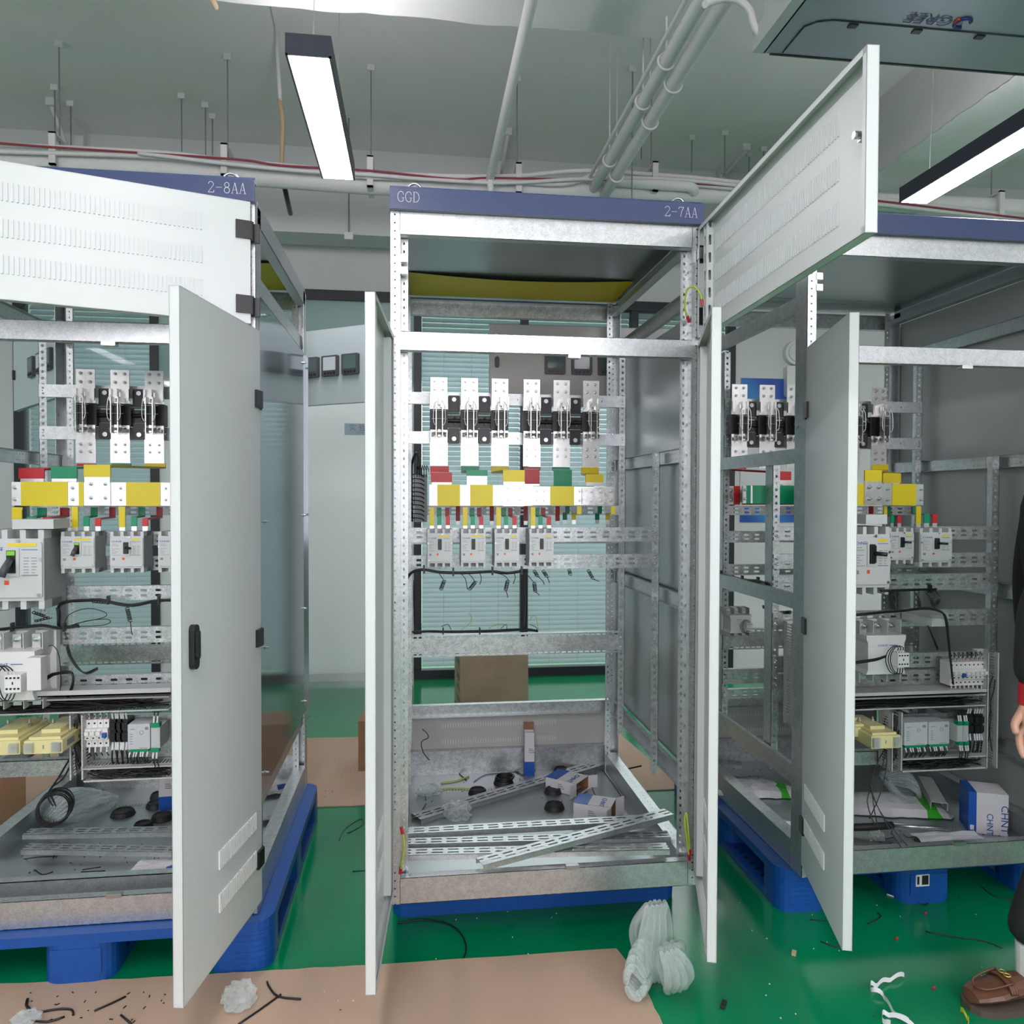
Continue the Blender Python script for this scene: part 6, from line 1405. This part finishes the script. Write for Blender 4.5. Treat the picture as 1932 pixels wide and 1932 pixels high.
card_box(676, 1455, None, .26, .24, .26, Rd(-4), 'cardb', 'brown cardboard box on the rear cardboard sheet left of the middle cabinet', z=.005)
pc_ = U(868, 1345, Z=0); zc = U(870, 1237, Y=pc_.y).z
card_box(868, 1345, None, .46, .35, zc, Rd(3), 'ply', 'plywood crate with black stencil marks behind the middle cabinet', marks=True)
card_box(-60, 1590, None, .20, .3, .30, Rd(28), 'cardb', 'brown cardboard box at the left edge beyond the left cabinet tray', z=.005)
# ---- scraps on the floor
FW = [([(750, 1742), (800, 1735), (850, 1745), (875, 1770), (878, 1800), (855, 1825), (812, 1828)], 'long looping black wire with white tags in front of the middle cabinet', .0025),
 ([(812, 1828), (845, 1826), (882, 1817)], 'straight black wire end crossing the loop before the middle cabinet', .0025),
 ([(504, 1852), (508, 1862), (525, 1880), (568, 1885)], 'curved black wire on the cardboard right of the left open door', .003),
 ([(450, 1932), (490, 1905), (530, 1876)], 'straight black wire meeting the curved one on the cardboard', .003),
 ([(640, 1586), (650, 1565), (680, 1545), (684, 1556), (665, 1568), (655, 1572)], 'thin looped black wire on the green floor between left and middle cabinet', .0015),
 ([(665, 1644), (705, 1641)], 'short straight black wire by the door between the left and middle cabinets', .0015),
 ([(516, 1803), (524, 1790)], 'short black wire at the corner of the left pallet', .003),
 ([(178, 1907), (210, 1893), (237, 1880)], 'black wire left of the open door on the cardboard', .003),
 ([(78, 1909), (110, 1904), (135, 1905), (138, 1915)], 'hooked black wire on the cardboard at the left', .003),
 ([(60, 1925), (90, 1928), (122, 1918)], 'lower black wire at the left of the cardboard', .003),
 ([(52, 1885), (50, 1897), (58, 1907)], 'short bent black wire near the left pallet foot', .004),
 ([(228, 1915), (248, 1932)], 'black wire end near the bottom edge left of the door', .003),
 ([(1552, 1718), (1580, 1723), (1600, 1722)], 'black wire scrap beside the foot of the right pallet', .002),
 ([(1528, 1735), (1570, 1738)], 'thin black wire scrap just below it by the right pallet', .0015),
 ([(1548, 1776), (1570, 1784), (1587, 1786)], 'black wire scrap left of the open door of the right cabinet', .002),
 ([(1638, 1743), (1655, 1735), (1662, 1728), (1655, 1722)], 'bent black wire scrap right of the open door of the right cabinet', .002),
 ([(1746, 1757), (1800, 1768), (1855, 1775), (1890, 1788)], 'long thin black wire on the green floor before the shoe', .002),
 ([(1852, 1672), (1875, 1690), (1925, 1700)], 'thin black wire at the far right under the cabinet', .0015),
 ([(1700, 1700), (1735, 1705), (1748, 1708), (1750, 1697)], 'black wire loop by the middle foot of the right pallet', .0015)]
for pts, lb, r_ in FW: floor_wire(pts, .005 if pts[0][0] < 600 and pts[0][1] > 1840 else 0, r_, lb)
for (px, py, lx, lb, m_) in ((1498, 1798, .025, 'small orange wood piece on the green floor', 'flex'), (1365, 1895, .035, 'small black rubber piece on the green floor', 'rubber')):
    p = U(px, py, Z=.004); T = Matrix.Translation((p.x, p.y, .004)) @ Matrix.Rotation(Rd(55), 4, 'Z')
    tag(MB().rbox(-lx/2, lx/2, -.006, .006, -.004, .004, .002, T=T).build('floor_scrap', m_), lb, 'scrap')
for i, (px, py) in enumerate(((1744, 1724), (1690, 1771), (1760, 1865), (1558, 1712))):
    p = U(px, py, Z=.004); tag(MB().cyl((p.x, p.y, .004), (p.x+.01, p.y+.004, .004), .0035, 8).build('red_cap', 'crimp'), ('tiny red cap by the middle pallet foot', 'tiny red cap on the bare green floor', 'tiny red cap left of the brown shoe', 'tiny red cap by the corner of the right pallet')[i], 'scrap', 'tiny red caps')
floor_wire([(1673, 1687), (1690, 1693), (1705, 1698), (1710, 1690)], 0, .003, 'white bent cable tie on the floor by the middle foot of the right pallet', 'paper')
# tiny clippings nobody would count
q = MB(); rnd = random.Random(21)
for k in range(110):
    px, py = rnd.choice(((rnd.uniform(0, 320), rnd.uniform(1862, 1930)), (rnd.uniform(1350, 1930), rnd.uniform(1690, 1925)), (rnd.uniform(600, 1150), rnd.uniform(1720, 1930)), (rnd.uniform(600, 700), rnd.uniform(1400, 1515))))
    zz_ = .0055 if (py > 1850 and px < 600) or px < 700 else .001
    p = U(px, py, Z=zz_); an = rnd.uniform(0, 6.28); s_ = rnd.uniform(.0015, .006)
    if px > 600: s_ *= .35
    T = Matrix.Translation((p.x, p.y, zz_)) @ Matrix.Rotation(an, 4, 'Z'); q.box(-s_, s_, -.0012, .0012, 0, .002, m=1 if px > 600 and k % 3 else 0, T=T)
o = tag(q.build('floor_clippings', ['black', 'paper']), 'tiny black and white clippings strewn over cardboard and green floor', 'clippings'); o['kind'] = 'stuff'
q = MB()
for k in range(150):
    px, py = rnd.choice(((rnd.uniform(800, 1130), rnd.uniform(1450, 1520)), (rnd.uniform(20, 310), rnd.uniform(1590, 1690)), (rnd.uniform(1640, 1900), rnd.uniform(1560, 1600)), (rnd.uniform(1345, 1440), rnd.uniform(1450, 1480))))
    p = U(px, py, Z=TZ); an = rnd.uniform(0, 6.28); s_ = rnd.uniform(.001, .004); T = Matrix.Translation((p.x, p.y, TZ)) @ Matrix.Rotation(an, 4, 'Z'); q.box(-s_, s_, -.0012, .0012, 0, .002, m=k % 4 == 0, T=T)
o = tag(q.build('tray_clippings', ['black', 'paper']), 'tiny clippings strewn over the cabinet trays', 'clippings'); o['kind'] = 'stuff'
# white strapping band
def band(pts, w_, lb, m_, z0_=.004):
    q = MB(); P = [U(a, b_, Z=z0_) for a, b_ in pts]; Q = []
    for i in range(len(P)-1):
        a, b_, c_, d = P[max(i-1, 0)], P[i], P[i+1], P[min(i+2, len(P)-1)]
        for k in range(4): t = k/4; Q.append(.5*((2*b_)+(c_-a)*t+(2*a-5*b_+4*c_-d)*t*t+(3*b_-a-3*c_+d)*t**3))
    Q.append(P[-1]); lo, hi = [], []
    for i, p_ in enumerate(Q):
        h_ = .006+.010*abs(math.sin(i*.5)); lo.append((p_.x, p_.y, h_-.004)); hi.append((p_.x+.003, p_.y+.004, h_-.004+w_))
    for i in range(len(Q)-1): q.face([lo[i], lo[i+1], hi[i+1], hi[i]], uvs=[(0, 1)]*4)
    return tag(q.build('strapping_band', m_), lb, 'strap')
band([(1706, 1843), (1690, 1850), (1670, 1856), (1655, 1864), (1643, 1864), (1645, 1874), (1665, 1882), (1675, 1900), (1690, 1920), (1715, 1935)], .011, 'thin white plastic strap curling on the green floor near the shoe', 'boxwhite')
band([(1725, 1940), (1690, 1925), (1668, 1918), (1665, 1930), (1680, 1940)], .011, 'second loop of white plastic strap at the bottom edge of the picture', 'boxwhite')
band([(1812, 1908), (1820, 1920), (1828, 1930), (1826, 1945)], .010, 'short yellow plastic strap beside the brown shoe', 'sticker')

# ================================================================ PERSON at the right edge
ft = U(1885, 1915, Z=0)
fx_, fy_ = 1.17, -.47
pr = wthing('person', 'person in black jacket and trousers with brown loafers, mostly beyond the right edge', 'person', (fx_+.22, fy_+.02, 0))
def skin(name, verts, edges, radii, m_, parent, sub=1, root=0):
    me = bpy.data.meshes.new(name); me.from_pydata([tuple(v) for v in verts], edges, []); o = bpy.data.objects.new(name, me); COL.objects.link(o); o.parent = parent; wp(o, parent)
    md = o.modifiers.new('skin', 'SKIN'); md.use_smooth_shade = True
    for i, r_ in enumerate(radii):
        sv = me.skin_vertices[0].data[i]; sv.radius = (r_, r_) if not isinstance(r_, tuple) else r_; sv.use_root = (i == root)
    s2 = o.modifiers.new('sub', 'SUBSURF'); s2.levels = sub+1; s2.render_levels = sub+1
    me.materials.append(M[m_]); return o
# right foot ankle at (hx, hy); the figure faces -x, working at the right cabinet
ak = Vector((U(1905, 1858, Y=-.46).x+.055, -.46, .085))
hipc = Vector((ak.x+.27, ak.y+.06, .93))
kn = Vector((ak.x+.140, ak.y+.01, .50)); hR = Vector((hipc.x, hipc.y-.09, .92)); hL = Vector((hipc.x+.02, hipc.y+.09, .92)); kL = Vector((hipc.x+.14, hipc.y+.14, .50)); aL = Vector((hipc.x+.22, hipc.y+.16, .085))
ch = Vector((hipc.x+.0, hipc.y, 1.32)); nk = Vector((hipc.x-.02, hipc.y, 1.50)); hd_ = Vector((hipc.x-.05, hipc.y, 1.66))
# arm: cuff seen at px 1925, y 1320
wr = U(1944, 1322, Y=-.52); hpt = Vector((wr.x+.0, wr.y, wr.z)); 
shR = Vector((hipc.x+.0, hipc.y-.19, 1.42)); elR = Vector((U(1968, 1215, Y=-.54).x+.0, -.54, 1.165)); shL = Vector((hipc.x, hipc.y+.19, 1.42)); elL = Vector((hipc.x+.02, hipc.y+.26, 1.15)); wL = Vector((hipc.x+.02, hipc.y+.26, .92))
body = skin('body', [hipc, ch, nk, hd_-Vector((0, 0, .06)), hd_+Vector((0, 0, .05)), shR, elR, wr, shL, elL, wL, hR, kn, ak, hL, kL, aL],
     [(0, 1), (1, 2), (2, 3), (3, 4), (1, 5), (5, 6), (6, 7), (1, 8), (8, 9), (9, 10), (0, 11), (11, 12), (12, 13), (0, 14), (14, 15), (15, 16)],
     [.12, .14, .055, .075, .085, .055, .040, .024, .055, .04, .024, .08, .052, .032, .08, .052, .032], 'skin', pr)
jk = skin('jacket', [hipc+Vector((0, 0, -.03)), hipc+Vector((0, 0, .15)), ch, nk-Vector((0, 0, .05)), shR, elR, wr+(elR-wr)*.12, shL, elL, wL+(elL-wL)*.12],
     [(0, 1), (1, 2), (2, 3), (2, 4), (4, 5), (5, 6), (2, 7), (7, 8), (8, 9)], [.175, .165, .165, .075, .082, .066, .048, .082, .066, .048], 'cloth', pr)
tr_ = skin('trousers', [hipc, hR, kn, ak+Vector((-.018, 0, .075)), hL, kL, aL+Vector((0, 0, .04))], [(0, 1), (1, 2), (2, 3), (0, 4), (4, 5), (5, 6)], [.13, .100, .074, .060, .100, .072, .058], 'cloth', pr)
for e_, w_ in ((elR, wr), (elL, wL)): MB().cyl(w_+(e_-w_)*.16, w_+(w_-e_).normalized()*.012, .033, 16, r2=.029).build('knit_cuff', 'cuff', pr)
def hand(w_, e_, side):
    d = (w_-e_).normalized(); d = (d+Vector((0, 0, -1))).normalized(); s_ = Vector((1, 0, 0)) if side else Vector((1, 0, 0)); s_ = (s_-d*s_.dot(d)).normalized(); n_ = d.cross(s_)
    V = [w_, w_+d*.04, w_+d*.085]; E = [(0, 1), (1, 2)]; Rr = [(.024, .02), (.034, .018), (.036, .016)]
    for k in range(4):
        b0 = w_+d*.085+s_*(-.028+.019*k); L_ = (.030, .034, .032, .024)[k]; i0 = len(V)
        V += [b0, b0+d*L_+n_*.004, b0+d*L_*1.75+n_*.014, b0+d*L_*2.2+n_*.026]; E += [(2, i0), (i0, i0+1), (i0+1, i0+2), (i0+2, i0+3)]; Rr += [.0105, .0095, .0085, .0075]
    i0 = len(V); b0 = w_+d*.035-s_*.026; V += [b0, b0+d*.03-s_*.018, b0+d*.055-s_*.02+n_*.012]; E += [(1, i0), (i0, i0+1), (i0+1, i0+2)]; Rr += [.013, .011, .009]
    return skin('hand', V, E, Rr, 'skin', pr)
hand(wr, elR, 0); hand(wL, elL, 1)
# shoes: pointing to -x
def shoe(a, name='shoe'):
    """loafer built from cross-sections along its length"""
    secs = [(-.185, .012, .020, .030), (-.175, .034, .024, .050), (-.15, .045, .028, .060), (-.11, .050, .030, .068), (-.07, .048, .030, .082), (-.03, .042, .028, .088), (.01, .038, .026, .085), (.05, .037, .026, .084), (.075, .032, .026, .084), (.090, .014, .028, .072)]
    q = MB(); n_ = 14; rows = []
    for (x, w_, zb, zt_) in secs:
        row = []
        for k in range(n_):
            an = 2*math.pi*k/n_; c_, s_ = math.cos(an), math.sin(an); z = (zb+zt_)/2+(zt_-zb)/2*s_; ww = w_*(1 if s_ < 0 else (1-.28*s_*s_)); row.append((a.x+x, a.y+ww*c_, z))
        rows.append(row)
    for i in range(len(rows)-1):
        for k in range(n_): q.face([rows[i][k], rows[i][(k+1) % n_], rows[i+1][(k+1) % n_], rows[i+1][k]], uvs=[(0, 1)]*4, sm=True)
    q.face(rows[0], uvs=[(0, 1)]*n_); q.face(rows[-1], uvs=[(0, 1)]*n_)
    o = q.build('shoe', 'leather', pr)
    out = [(a.x+x-(.004 if i == 0 else 0), w_+.004) for i, (x, w_, _, _) in enumerate(secs)]; poly = [(x, a.y+w_) for x, w_ in out]+[(x, a.y-w_) for x, w_ in out[::-1]]
    MB().prism(poly, 0, .019, 'Z').build('sole', 'sole', o)
    ap = MB(); ap.tube([(a.x-.165, a.y, .062), (a.x-.150, a.y-.024, .066), (a.x-.11, a.y-.033, .076), (a.x-.07, a.y-.034, .085)], .0028, 6); ap.tube([(a.x-.165, a.y, .062), (a.x-.150, a.y+.024, .066), (a.x-.11, a.y+.033, .076), (a.x-.07, a.y+.034, .085)], .0028, 6)
    for dx in (-.085, -.078, -.071): ap.tube([(a.x+dx, a.y-.046, .058), (a.x+dx, a.y-.036, .074), (a.x+dx, a.y, .084), (a.x+dx, a.y+.036, .074), (a.x+dx, a.y+.046, .058)], .0045, 6)
    ap.build('apron_seam', 'leather', o)
    MB().ring((a.x-.074, a.y-.012, .093), .008, .0022, 'Z').ring((a.x-.074, a.y+.006, .093), .008, .0022, 'Z').build('buckle', 'brass', o)
    MB().cyl((a.x+.01, a.y, .075), (a.x+.012, a.y, .17), .036, 18, r2=.040).build('sock', 'sock', pr)
shoe(ak+Vector((-.0, 0, 0))); shoe(aL)
q = MB(); q.cyl(hd_+Vector((.01, 0, .02)), hd_+Vector((.015, 0, .13)), .088, 18, r2=.05); q.build('hair', 'hair', pr)
q = MB(); q.cyl(hd_+Vector((-.085, 0, -.01)), hd_+Vector((-.105, 0, -.03)), .008, 8, r2=.014); q.build('nose', 'skin', pr)
for s_ in (-1, 1): MB().cyl(hd_+Vector((-.078, s_*.03, .01)), hd_+Vector((-.084, s_*.03, .01)), .009, 10).build('eye', 'black', pr); MB().cyl(hd_+Vector((.0, s_*.083, -.01)), hd_+Vector((.0, s_*.094, -.01)), .024, 12, r2=.018).build('ear', 'skin', pr)
MB().box(hd_.x-.088, hd_.x-.080, hd_.y-.02, hd_.y+.02, hd_.z-.062, hd_.z-.056).build('mouth', 'cuff', pr)
